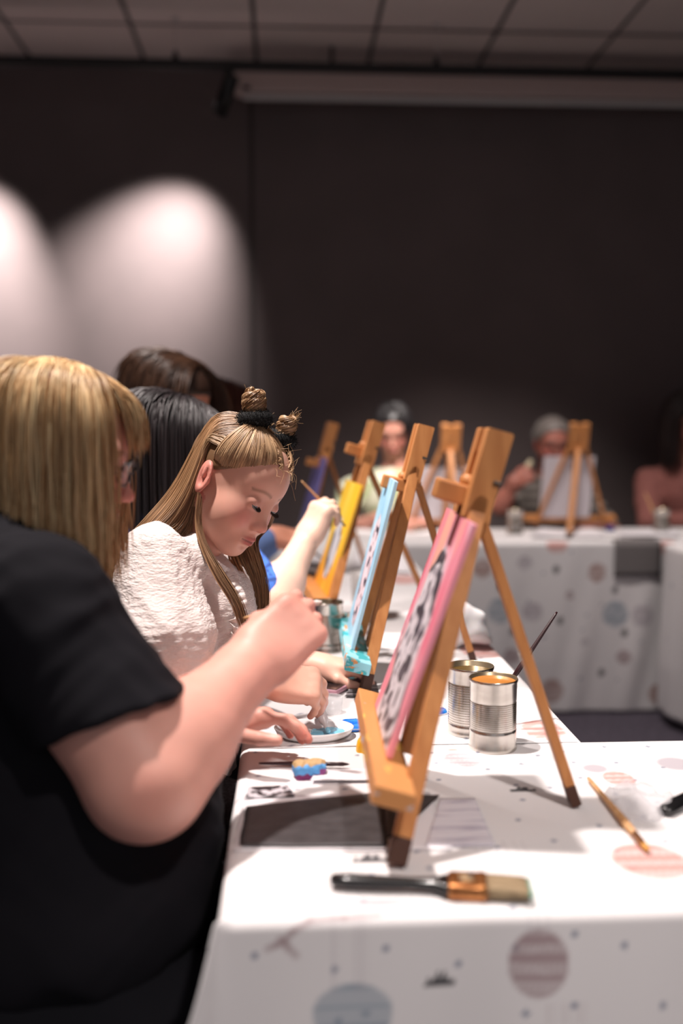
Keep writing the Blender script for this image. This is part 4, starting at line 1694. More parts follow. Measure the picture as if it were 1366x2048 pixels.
def arm(g, sh, el, wr, r0, r1, r2, r3, k=.03):
    """upper arm r0->r1, forearm r2->r3"""
    sh, el, wr = (np.asarray(v, float) for v in (sh, el, wr))
    g.cap(sh, el, r0, r1, k)
    m = el + (wr - el) * .28
    g.cap(el, m, r1 * .96, r2, k)
    g.cap(m, wr, r2, r3, k)


def cloth_mat(name, color, rough=.9, bump=((160, 160, 160), .2, .002), sheen=0.0, noise=None):
    return mat(name, color, rough, spec=.15, bump=bump, sheen=sheen, noise=noise)


# ================================================================== the girl
def girl():
    t = thing('person', 'girl in a white crinkled blouse with two twisted hair knots, head bent over the table', 'person', (-.25, 1.66, 0))
    inv = Matrix.Translation(-t.location)
    R = hrot(math.radians(-38), math.radians(28), math.radians(-16))
    hc = np.array([-.085, 1.66, 1.130])
    head = head_group(R, hc, .91, child=True, lids=.55)
    body = Group()
    nb = np.array(PY(366, 1105, 1.70))
    body.cap(head.world((-.02, 0, -.045)), nb, .050, .052, .02)
    body.cap(nb, nb + [-.02, .0, -.10], .060, .085, .04)
    shR, elR, wrR = PY(316, 1140, 1.57), PY(318, 1392, 1.50), PY(538, 1356, 1.515)
    arm(body, shR, elR, wrR, .050, .040, .037, .0255)
    shL, elL, wrL = PY(420, 1150, 1.83), np.array([-.12, 1.93, .80]), np.array([.06, 1.86, .775])
    arm(body, shL, elL, wrL, .045, .036, .034, .024)
    body.cap(nb + [-.03, 0, -.12], (-.22, 1.68, .62), .10, .11, .05)
    hR = hand_group(wrR, np.array([.93, .10, -.22]), np.array([.2, -.55, .8]), True, .86,
                    curls=((.75, .55, .25), (.85, .45, .2), (.85, .55, .2), (.95, .6, .3)),
                    thumb=[(.022, .022, -.012), (.050, .034, -.030), (.074, .030, -.050), (.088, .020, -.066)])
    hL = hand_group(wrL, (1, -.1, -.05), (0, 0, 1), False, .84)
    gs = [head, body, hR, hL]
    lo, hi = bounds(gs, .02)
    lo[2] = .60
    V, Q = solid(gs, lo, hi, .0022)
    col = skin_color((226, 174, 154), head=head, brow=(130, 94, 70), blush=(198, 96, 90), lip=(188, 96, 92), browk=.62,
                     extra=[(tp, .010, (214, 140, 124), .5) for tp in hR.tips])(V)
    npmesh('body', V - np.array(t.location), Q, M_SKIN, t, col)
    add_eyes_at(t, head, .75, .55)
    # blouse
    blouse = Group()
    blouse.cap(nb + [-.025, 0, -.035], nb + [-.04, 0, -.12], .068, .100, .03)
    blouse.cap(nb + [-.04, 0, -.12], (-.215, 1.68, .66), .115, .128, .05)
    blouse.ell(PY(420, 1225, 1.69), (.085, .10, .10), .05)
    blouse.ell(PY(330, 1125, 1.60), (.075, .065, .055), .04)
    sl = PY(308, 1122, 1.575)
    se = PY(325, 1285, 1.515)
    blouse.cap(sl, se, .060, .078, .010)
    blouse.cap(se, PY(335, 1345, 1.50), .078, .050, .02)
    blouse.cap(PY(415, 1150, 1.82), (-.13, 1.91, .86), .062, .065, .03)
    cut = Group()
    # sleeve opening and neck opening
    cut.cap(elR, PY(420, 1372, 1.48), .040, .036, .004, True)
    cut.cap(nb + [0, 0, .0], head.world((-.02, 0, -.05)), .056, .056, .006, True)
    f1 = folds(21, .016, 46, 6, (1.2, 1.2, .35))
    f2 = folds(22, .0035, 260, 5, (.5, .5, 1.6))
    lo, hi = bounds([blouse], .02)
    lo[2] = .64
    V, Q = solid([blouse, cut], lo, hi, .003, lambda P: f1(P) + f2(P))
    m = mat('white_seersucker', (238, 226, 222), .85, sss=.05, spec=.15, bump=((150, 150, 420), .75, .004))
    bl = npmesh('blouse', V - np.array(t.location), Q, m, t)
    # scalloped frill down the front, stand collar and sleeve band
    def ribbon(name, path, wid, nrm, amp, waves, parent):
        P = catmull(np.array(path), 14)
        n = len(P)
        s_ = np.linspace(0, 1, n)
        nr = np.asarray(nrm, float)
        nr /= np.linalg.norm(nr)
        tg = np.gradient(P, axis=0)
        tg /= np.linalg.norm(tg, axis=1, keepdims=True)
        sd = np.cross(tg, nr)
        rows = []
        for k in np.linspace(0, 1, 5):
            w = wid * (1 + .25 * np.sin(s_ * waves * 6.28))[:, None] * k
            rows.append(P + sd * w + nr * (amp * k * np.sin(s_ * waves * 12.56 + 1))[:, None])
        A = np.stack(rows, 1)
        idx = np.arange(n * 5).reshape(n, 5)
        Qr = np.stack([idx[:-1, :-1], idx[1:, :-1], idx[1:, 1:], idx[:-1, 1:]], -1).reshape(-1, 4)
        o = npmesh(name, A.reshape(-1, 3) - np.array(t.location), Qr, m, parent)
        sm = o.modifiers.new('thickness', 'SOLIDIFY')
        sm.thickness = .0012
        return o
    ribbon('frill', [PY(466, 1150, 1.615), PY(484, 1175, 1.60), PY(494, 1205, 1.59), PY(490, 1240, 1.585), PY(480, 1275, 1.58)], .020, (.4, -1, .1), .005, 4, bl)
    ribbon('collar', [PY(396, 1090, 1.615), PY(420, 1112, 1.60), PY(445, 1128, 1.615), PY(462, 1140, 1.65)], .014, (.3, -1, .3), .002, 3, bl)
    # jeans
    j = Group()
    j.cap((-.22, 1.62, .56), (.12, 1.56, .56), .095, .070, .05).cap((-.22, 1.76, .56), (.12, 1.80, .56), .095, .070, .05)
    j.cap((-.23, 1.69, .66), (-.22, 1.69, .55), .13, .12, .05)
    for y in (1.56, 1.80):
        j.cap((.12, y, .56), (.08, y, .10), .068, .045, .03)
    lo, hi = bounds([j], .02)
    V, Q = solid([j], lo, hi, .007, folds(31, .018, 36))
    npmesh('jeans', V - np.array(t.location), Q, cloth_mat('grey_denim', (84, 84, 88), .85, ((300, 300, 300), .3, .002), noise=((160, 160, 160), (62, 62, 66), .3, .7)), t)
    for y in (1.56, 1.80):
        g = Group()
        g.cap((.06, y, .04), (.20, y, .035), .038, .032, .02).rbox((.13, y, .012), (.09, .03, .004), .008, .01)
        V, Q = solid([g], (-.02, y - .08, -.0), (.28, y + .08, .12), .006)
        npmesh('shoe', V - np.array(t.location), Q, M_CUPW, t)
    # ---- hair
    Wd = head.world
    hcol = ((198, 164, 126), (128, 96, 68))
    def sc(x, y, z, l=.004):
        """point on the scalp along a local direction"""
        v = np.array([x, y, z], float)
        v /= np.linalg.norm(v / (CRAN_R + l))
        return Wd(CRAN_C + v)
    parts = []
    buns = [(np.array([.06, -.34, .92]), 1), (np.array([.26, .52, .84]), -1)]
    # combed from the hairline up to each knot
    for bdir, sgn in buns:
        bd = bdir / np.linalg.norm(bdir)
        guides = []
        y0 = -1 if sgn > 0 else 1
        for px_, py_, pz_ in ((.94, .04, .42), (.93, .26, .38), (.86, .48, .30), (.76, .66, .20), (.54, .84, .04), (.26, .96, -.10), (-.02, .99, -.08)):
            st = np.array([px_, py_ * y0, pz_])
            st /= np.linalg.norm(st)
            g = []
            for q in np.linspace(0, 1, 7):
                v = st * (1 - q) + bd * q
                v /= np.linalg.norm(v)
                g.append(sc(*v, .0015 + (.0055 + .006 * abs(py_)) * min(1, q * 4) + .003 * math.sin(q * 3.14)))
            guides.append(g)
        parts.append(guide_strands(guides, 900, 5 + sgn, .0010, .0012, 18, hcol, ends=.0, taper=False))
        # braided ridge from the middle of the hairline to the knot
        for kk in range(9):
            q0 = kk / 9
            st = np.array([.93, .16 * y0, .42])
            va = st * (1 - q0) + bd * q0
            vb = st * (1 - q0 - .14) + bd * (q0 + .14)
            for sd in (1, -1):
                off = np.array([0, .045 * sd, 0])
                guides = [[sc(*(va + off * 1.0), .004), sc(*((va + vb) / 2 + off * .3), .011), sc(*(vb - off * .25), .006)],
                          [sc(*(va + off * .5), .004), sc(*((va + vb) / 2 + off * 0), .012), sc(*(vb - off * .5), .006)]]
                parts.append(guide_strands(guides, 26, 50 + kk + sd, .0012, .0008, 8, hcol, ends=0, taper=False))
    # back of the head, sweeping down over the shoulder and back
    gA = [sc(.22, -.15, 1, .004), sc(-.35, -.3, .85, .008), sc(-.7, -.5, .45, .010), PY(350, 970, 1.665), PY(290, 1045, 1.64), PY(236, 1108, 1.62), PY(214, 1165, 1.63)]
    gA0 = [sc(.24, .10, 1, .004), sc(-.45, .1, .85, .008), sc(-.85, .0, .45, .010), PY(358, 985, 1.70), PY(300, 1060, 1.67), PY(240, 1125, 1.66), PY(222, 1180, 1.67)]
    gB = [sc(.20, -.34, .95, .005), sc(-.25, -.6, .75, .007), sc(-.45, -.85, .35, .008), PY(372, 985, 1.60), PY(326, 1048, 1.575), PY(268, 1095, 1.555), PY(222, 1150, 1.565)]
    gC = [sc(.16, -.55, .8, .005), sc(-.18, -.8, .55, .007), sc(-.36, -.95, .14, .008), PY(381, 1000, 1.605), PY(356, 1052, 1.59), PY(316, 1074, 1.56), PY(250, 1110, 1.55)]
    gD = [sc(.12, -.70, .62, .005), sc(-.16, -.88, .42, .006), sc(-.34, -1, .02, .007), PY(387, 1010, 1.612), PY(380, 1055, 1.61), PY(368, 1085, 1.60), PY(336, 1100, 1.575)]
    parts.append(guide_strands([gA0, gA, gB, gC], 1900, 8, .0010, .0035, 30, ((176, 136, 98), (106, 76, 52)), ends=.12))
    parts.append(guide_strands([gC, gD], 600, 9, .0010, .0025, 28, ((136, 102, 72), (86, 62, 44)), ends=.1))
    gT = [sc(.42, -.88, .10, .004), sc(.10, -.97, .22, .008), sc(-.16, -.96, .22, .009), sc(-.34, -.95, .06, .009), PY(384, 1012, 1.606)]
    gU = [sc(.40, -.80, .36, .004), sc(.10, -.90, .46, .008), sc(-.18, -.90, .42, .009), sc(-.38, -.92, .16, .009), PY(380, 1008, 1.603)]
    parts.append(guide_strands([gT, gU], 300, 29, .0010, .0015, 22, hcol, ends=.1))
    # behind the neck, to the other shoulder
    gE = [sc(-.5, .2, .7, .006), PY(400, 980, 1.74), PY(410, 1060, 1.76), PY(440, 1110, 1.78), PY(480, 1140, 1.74)]
    gF = [sc(-.5, -.3, .6, .006), PY(390, 990, 1.66), PY(392, 1060, 1.66), PY(400, 1100, 1.665), PY(420, 1118, 1.66)]
    parts.append(guide_strands([gE, gF], 300, 19, .0013, .004, 24, ((130, 92, 62), (84, 58, 42)), ends=.05))
    # locks in front of the chest
    gG = [PY(398, 985, 1.592), PY(392, 1040, 1.588), PY(404, 1090, 1.572), PY(432, 1150, 1.548), PY(466, 1205, 1.535), PY(490, 1268, 1.535)]
    gH = [PY(402, 1000, 1.594), PY(402, 1050, 1.59), PY(418, 1098, 1.575), PY(450, 1150, 1.55), PY(482, 1205, 1.535), PY(496, 1262, 1.535)]
    parts.append(guide_strands([gG, gH], 110, 10, .0011, .003, 28, ((164, 126, 92), (100, 72, 52)), ends=.15))
    # far side hair hanging beside the chin
    gI = [sc(.3, .9, .2, .006), PY(520, 1040, 1.76), PY(470, 1085, 1.73), PY(478, 1120, 1.72), PY(500, 1170, 1.70), PY(512, 1235, 1.69)]
    gJ = [sc(.4, .88, .2, .006), PY(545, 1040, 1.77), PY(515, 1080, 1.74), PY(522, 1120, 1.72), PY(532, 1170, 1.70), PY(532, 1222, 1.69)]
    parts.append(guide_strands([gI, gJ], 420, 12, .0012, .0035, 26, ((156, 118, 84), (94, 68, 48)), ends=.1))
    gK = [PY(452, 1090, 1.70), PY(462, 1125, 1.69), PY(484, 1170, 1.67), PY(500, 1215, 1.66)]
    gL = [PY(466, 1092, 1.71), PY(478, 1125, 1.70), PY(496, 1170, 1.68), PY(508, 1220, 1.67)]
    parts.append(guide_strands([gK, gL], 70, 13, .0010, .003, 18, ((180, 134, 92), (120, 84, 58)), ends=.2))
    # fine loose hairs
    rng = np.random.default_rng(77)
    S = []
    for i in range(70):
        v = rng.normal(size=3)
        v[2] = abs(v[2]) + .3
        v[0] += .5
        a = sc(*v, .004)
        b = a + R @ (np.array([.4, 0, .6]) * .01 + rng.normal(size=3) * .006)
        c2 = b + rng.normal(size=3) * .010 + [0.004, 0, .002]
        S.append(catmull(np.array([a, b, c2]), 4))
    for i in range(10):
        a = sc(.9, rng.uniform(-.5, .5), .42, .003)
        b = a + R @ np.array([.014, rng.normal() * .006, .002])
        c2 = b + R @ np.array([.010, rng.normal() * .008, -.012 + rng.normal() * .006])
        S.append(catmull(np.array([a, b, c2]), 4))
    S = np.array(S)
    parts.append((S, np.full(S.shape[:2], .0002), np.tile(lin((214, 176, 130)), (len(S), 1))))
    # under layer
    capg = Group(R, hc, .91)
    capg.ell(CRAN_C, CRAN_R + .0035, .01)
    capg.half((.077, 0, .062), (.72, 0, -.70), .010)
    capg.half((.0, -.076, .012), (.55, -.1, -.84), .014)
    und = Group()
    for g in (gC, gD):
        for p, q in zip(g[3:-2], g[4:-1]):
            p, q = np.asarray(p), np.asarray(q)
            und.cap(p + [-.012, .022, -.004], q + [-.012, .022, -.004], .011, .011, .02)
    parts = [tuple([p[0] - np.array(t.location), p[1], p[2]]) for p in parts]
    for g in (capg, und):
        g.t = g.t - np.array(t.location)
    hair_mesh(t, parts, (122, 92, 66), [capg, und], .003)
    # knots
    for (bdir, sgn), (up, hh, rr, lab) in zip(buns, (((-.05, 0, 1), .037, .0180, 'taller hair knot'), ((.34, -.16, .8), .028, .014, 'smaller hair knot'))):
        bd = bdir / np.linalg.norm(bdir)
        base = sc(*bd, .004)
        ax = np.array(up, float)
        ax /= np.linalg.norm(ax)
        a1 = np.cross(ax, [0, 1, 0])
        a1 /= np.linalg.norm(a1)
        a2 = np.cross(ax, a1)
        # fuzzy black band
        rng = np.random.default_rng(3)
        S = []
        for i in range(2200):
            an = rng.uniform(0, 6.283)
            b2 = rng.uniform(0, 6.283)
            rad = (a1 * math.cos(an) + a2 * math.sin(an))
            c0 = base + ax * .012 + rad * rr * .95
            nd = rad * math.cos(b2) + ax * math.sin(b2)
            p0 = c0 + nd * .009
            p1 = p0 + nd * .005 + rng.normal(size=3) * .0022
            S.append([p0, (p0 + p1) / 2 + rng.normal(size=3) * .0006, p1])
        S = np.array(S)
        V1, Q1 = strands(S - np.array(t.location), np.full(S.shape[:2], .00035), 3)
        ring = np.array([base + ax * .012 + (a1 * math.cos(a) + a2 * math.sin(a)) * rr * .9 for a in np.linspace(0, 6.283, 30)]) - np.array(t.location)
        V2, Q2 = strands(ring[None], np.full((1, 30), .0125), 12)
        band = npmesh('hair_band', np.vstack([V1, V2]), np.vstack([Q1, Q2 + len(V1)]), mat('black_fuzz', (10, 10, 12), .9), t)
        # twisted coil, several strands thick
        turns = 4.2 if sgn > 0 else 2.6
        th = np.linspace(0, turns * 6.283, 70)
        hz = np.linspace(.022, .020 + hh, 70)
        rc = np.interp(np.linspace(0, 1, 70), [0, .15, .6, .9, 1], [rr * .62, rr * .70, rr * .74, rr * .62, rr * .12])
        core = base + ax * hz[:, None] + (a1 * np.cos(th)[:, None] + a2 * np.sin(th)[:, None]) * rc[:, None]
        S, Cc = [], []
        for i in range(90):
            f_, ph = rng.uniform(0, 1) ** .5 * .0075, rng.uniform(0, 6.283)
            tw = th * 1.4 + ph
            rad = (a1 * np.cos(th)[:, None] + a2 * np.sin(th)[:, None])
            S.append(core + f_ * (rad * np.cos(tw)[:, None] + ax * np.sin(tw)[:, None]))
            Cc.append(lin(hcol[0]) * (1 - (k := rng.uniform(0, 1))) + lin((110, 74, 46)) * k)
        for i in range(12 if sgn > 0 else 22):
            o_ = core[-1] if sgn < 0 else core[rng.integers(5, 69)]
            dvec = rng.normal(size=3) + (np.array([1.6, 0, .5]) if sgn < 0 else 0)
            e_ = o_ + dvec * .009
            pl = catmull(np.array([o_, (o_ + e_) / 2 + rng.normal(size=3) * .004, e_]), 35)[:70]
            pl = np.stack([np.interp(np.linspace(0, 1, 70), np.linspace(0, 1, len(pl)), pl[:, a]) for a in range(3)], 1)
            S.append(pl)
            Cc.append(lin((190, 150, 104)))
        S = np.array(S) - np.array(t.location)
        Rd = np.full(S.shape[:2], .0011)
        Rd[90:] = .0002
        V, Q = strands(S, Rd, 4)
        kn = npmesh('hair_knot', V, Q, M_HAIR, t, np.repeat(np.array(Cc), 70 * 4, axis=0))
        kn['label'] = lab
    # squeezed paint tube in the right hand
    tip = np.array(PZ(656, 1462, TZ + .014))
    top = np.mean([hR.tips[0], hR.tips[1], hR.thumb_tip], 0)
    tt = thing('paint_tube', 'slim white paint tube in the right hand of the girl, nozzle on the palette', 'paint tube', tip)
    M = dirM((0, 0, 0), Vector(top - tip))
    L = float(np.linalg.norm(top - tip)) + .012
    bm = bmesh.new()
    lathe(bm, [(0, 0), (.003, .0), (.0042, .014), (.0075, .018), (.0085, .03), (.0085, L)], 20, M, True)
    bmobj('tube', bm, mat('tube_white', (214, 212, 216), .25), tt, True)
    bm = bmesh.new()
    lathe(bm, [(0, -.003), (.004, -.002), (.0036, .005)], 14, M)
    bmobj('paint_drop', bm, M_LBLUE, tt, True)
    return t


def add_eyes_at(t, head, look, closed):
    """eyes are built in room space and then parented"""
    before = set(bpy.data.objects)
    add_eyes(None, head, look, closed)
    for o in set(bpy.data.objects) - before:
        o.data.transform(Matrix.Translation(-t.location))
        o.parent = t


# ================================================================== the blonde woman in black
def woman():
    t = thing('person', 'woman with a straight blonde bob, glasses and black clothes, raising her right hand', 'person', (-.33, 1.27, 0))
    T0 = np.array(t.location)
    R = hrot(math.radians(4), math.radians(13), math.radians(2))
    hc = np.array(PY(116, 914, 1.29))
    head = head_group(R, hc, .92, fine=True, lids=.4)
    body = Group()
    nb = np.array(PY(40, 1062, 1.29))
    body.cap(head.world((-.025, 0, -.05)), nb, .060, .066, .02)
    body.cap(nb, nb + [-.03, .0, -.12], .075, .11, .05)
    shR, elR, wrR = PY(62, 1212, 1.15), PY(290, 1552, 1.10), PY(508, 1325, 1.235)
    body.cap(shR, elR, .076, .064, .03)
    m = elR + (wrR - elR) * .30
    body.cap(elR, m, .060, .058, .03)
    body.cap(m, wrR, .058, .0350, .03)
    body.ell(elR + np.array([.004, -.010, -.012]), (.052, .05, .046), .03)
    shL, elL, wrL = np.array([-.36, 1.45, 1.02]), np.array([-.28, 1.375, .81]), np.array([-.110, 1.430, .797])
    arm(body, shL, elL, wrL, .066, .054, .050, .033)
    body.cap(nb + [-.04, 0, -.1], (-.36, 1.28, .70), .13, .15, .05)
    hR = hand_group(wrR, np.array([.80, .42, .62]), np.array([-.10, -.92, .18]), True, 1.0,
                    curls=((.75, .85, .55), (.80, .95, .6), (.85, 1.05, .7), (.95, 1.1, .7)),
                    thumb=[(.020, .026, -.012), (.048, .040, -.030), (.072, .034, -.044), (.090, .022, -.046)], thick=1.22)
    hL = hand_group(wrL, np.array([.97, -.02, .08]), np.array([-.12, .24, .95]), False, .95,
                    curls=((.15, .50, .30), (.2, .55, .3), (.25, .6, .3), (.3, .6, .3)),
                    thumb=[(.015, .030, -.010), (.046, .060, -.018), (.078, .078, -.026), (.104, .084, -.030)], thick=1.1, spread=.08)
    gs = [head, body, hR, hL]
    lo, hi = bounds(gs, .02)
    lo[2] = .64
    V, Q = solid(gs, lo, hi, .003)
    nail = hL.world((.102, .084, -.021))
    ex = [(nail, .007, (242, 196, 184), .9)] + [(tp, .013, (206, 104, 92), .6) for tp in hR.tips + hL.tips]
    ex += [(elR + np.array([.01, -.05, 0]), .03, (206, 128, 112), .5), (hR.world((.09, .03, .012)), .02, (220, 140, 124), .5)]
    col = skin_color((228, 168, 152), head=head, brow=(140, 106, 78), extra=ex)(V)
    npmesh('body', V - T0, Q, M_SKIN, t, col)
    add_eyes_at(t, head, .5, .4)
    # T-shirt
    sh = Group()
    sh.cap(nb + [-.045, .0, -.075], nb + [-.09, 0, -.17], .085, .15, .05)
    sh.cap(nb + [-.09, 0, -.15], (-.36, 1.28, .80), .165, .175, .06)
    sh.ell((-.26, 1.28, .74), (.175, .20, .17), .06)
    sh.ell((-.27, 1.22, .64), (.18, .18, .12), .06)
    sh.cap(PY(20, 1140, 1.22), PY(70, 1205, 1.155), .070, .080, .05)
    hem = elR + (shR - elR) * .43
    ax = (elR - shR) / np.linalg.norm(elR - shR)
    sh.cap(shR, hem + ax * .05, .094, .106, .04)
    sh.cap(np.array(shL), elL + (np.array(shL) - elL) * .3, .085, .085, .05)
    cut = Group()
    cut.cap(nb + [.0, 0, .02], head.world((-.02, 0, -.06)), .078, .080, .01, True)
    nrm = ax + np.array([-.25, .0, -.10])
    slv = Group()
    sleeve_cut = Group()
    sleeve_cut.half(hem + ax * .03, nrm, .004)
    f1 = folds(41, .022, 24, 6)
    f2 = folds(42, .006, 70, 5)
    # the sleeve is its own hollow shape so that its hem is an open edge
    body_sh = Group()
    body_sh.ops = [o for o in sh.ops if not (o[0] == 'cap' and np.allclose(o[1], shR))]
    slv.cap(shR + np.array([-.03, .06, .0]), shR, .080, .080, .03)
    slv.cap(shR, hem + ax * .08, .080, .094, .04)
    sleeve_cut.cap(hem - ax * .03, hem + ax * .2, .070, .084, .004, True)
    lo, hi = bounds([slv], .03)
    V1, Q1 = solid([slv, sleeve_cut], lo, hi, .004, lambda P: f1(P) * .6 + f2(P))
    lo, hi = bounds([body_sh], .03)
    lo[2] = .52
    V2, Q2 = solid([body_sh, cut], lo, hi, .005, lambda P: f1(P) + f2(P))
    M_TEE = cloth_mat('black_jersey', (24, 23, 28), .88, ((400, 400, 400), .15, .001))
    npmesh('t_shirt', np.vstack([V1, V2]) - T0, np.vstack([Q1, Q2 + len(V1)]), M_TEE, t)
    tr = Group()
    for y in (1.14, 1.40):
        tr.cap((-.32, y, .50), (.16, y - .02, .50), .118, .085, .05)
        tr.cap((.16, y - .02, .50), (.10, y - .02, .09), .080, .055, .03)
    tr.ell((-.34, 1.27, .54), (.17, .22, .15), .06)
    lo, hi = bounds([tr], .02)
    V, Q = solid([tr], lo, hi, .008, folds(43, .022, 26))
    npmesh('trousers', V - T0, Q, cloth_mat('black_cotton', (20, 20, 25), .9), t)
    for y in (1.12, 1.38):
        g = Group()
        g.cap((.08, y, .045), (.24, y, .038), .042, .036, .02).rbox((.16, y, .012), (.10, .034, .004), .008, .01)
        V, Q = solid([g], (0, y - .09, 0), (.34, y + .09, .13), .007)
        npmesh('shoe', V - T0, Q, M_BLACKLACQ, t)
    # hair: long bob with fringe, strands cut longer towards the face
    def zc(xl, yl, rng, isf):
        fr = np.clip((xl + .03) / .09, 0, 1)
        if isf:
            return hc[2] + .030 + rng.normal() * .010
        return hc[2] - .070 - .060 * fr + rng.normal() * .022 - .03 * (rng.uniform() < .1)
    S, Rd, base = grow_hair(head, 15, 5200, .36, zc, layer=.010, cols=((255, 228, 178), (172, 122, 74)), part=(0, .010), r=.00085, wave=.005,
                            fringe_share=.6, fwd=-.5)
    caph = hair_cap(head, 1.06, hairline=.058, low=-.10)
    caph.ell((-.045, 0, -.03), (.070, .082, .085), .03)
    caph.half((.045, 0, 0), (1, 0, -.25), .02)
    for g in (caph,):
        g.t = g.t - T0
    hair_mesh(t, [(S - T0, Rd, base)], (150, 104, 64), [caph], .004)
    # glasses
    def W(p):
        return head.world(p) - T0
    gl = bpy.data.objects.new('glasses', None)
    COL.objects.link(gl)
    gl.parent = t
    M_FR = mat('dark_frame', (26, 20, 20), .25)
    for y in (1, -1):
        loop = []
        for a in np.linspace(0, 2 * math.pi, 33):
            ca, sa = math.cos(a), math.sin(a)
            loop.append((.1045 - .012 * abs(ca) * (ca * y > 0) - .004 * (sa < 0), y * .033 + .0245 * math.copysign(abs(ca) ** .75, ca), .002 + .018 * math.copysign(abs(sa) ** .75, sa)))
        V, Q = strands(np.array([W(p) for p in loop])[None], np.full((1, 33), .0017), 8)
        npmesh('rim', V, Q, M_FR, gl)
        lens = [W(p) for p in loop[:-1]]
        c0 = np.mean(lens, 0)
        V = np.vstack([lens, c0])
        Q = np.array([[i, (i + 1) % 32, 32] for i in range(32)])
        npmesh('lens', V, Q, mat('lens_glass', (235, 240, 240), .03, alpha=.22, spec=.9), gl)
        tube('temple', [W((.096, y * .057, .008)), W((.06, y * .073, .010)), W((.0, y * .083, .008)), W((-.03, y * .083, -.012))], .0018, M_FR, gl, 8)
    tube('bridge', [W((.106, .010, .006)), W((.110, 0, .009)), W((.106, -.010, .006))], .0017, M_FR, gl, 8)
    # brush she is holding
    a = np.mean([hR.tips[0], hR.tips[1], hR.thumb_tip], 0)
    round_brush('paintbrush', 'slim brush with white tip pinched in the raised hand of the blonde woman', a + np.array([.045, .030, .010]), a + np.array([-.065, .07, -.02]), M_RAWWOOD, .0045, M_STEEL, mat('white_bristle', (226, 214, 206), .6), .016, .02)
    return t


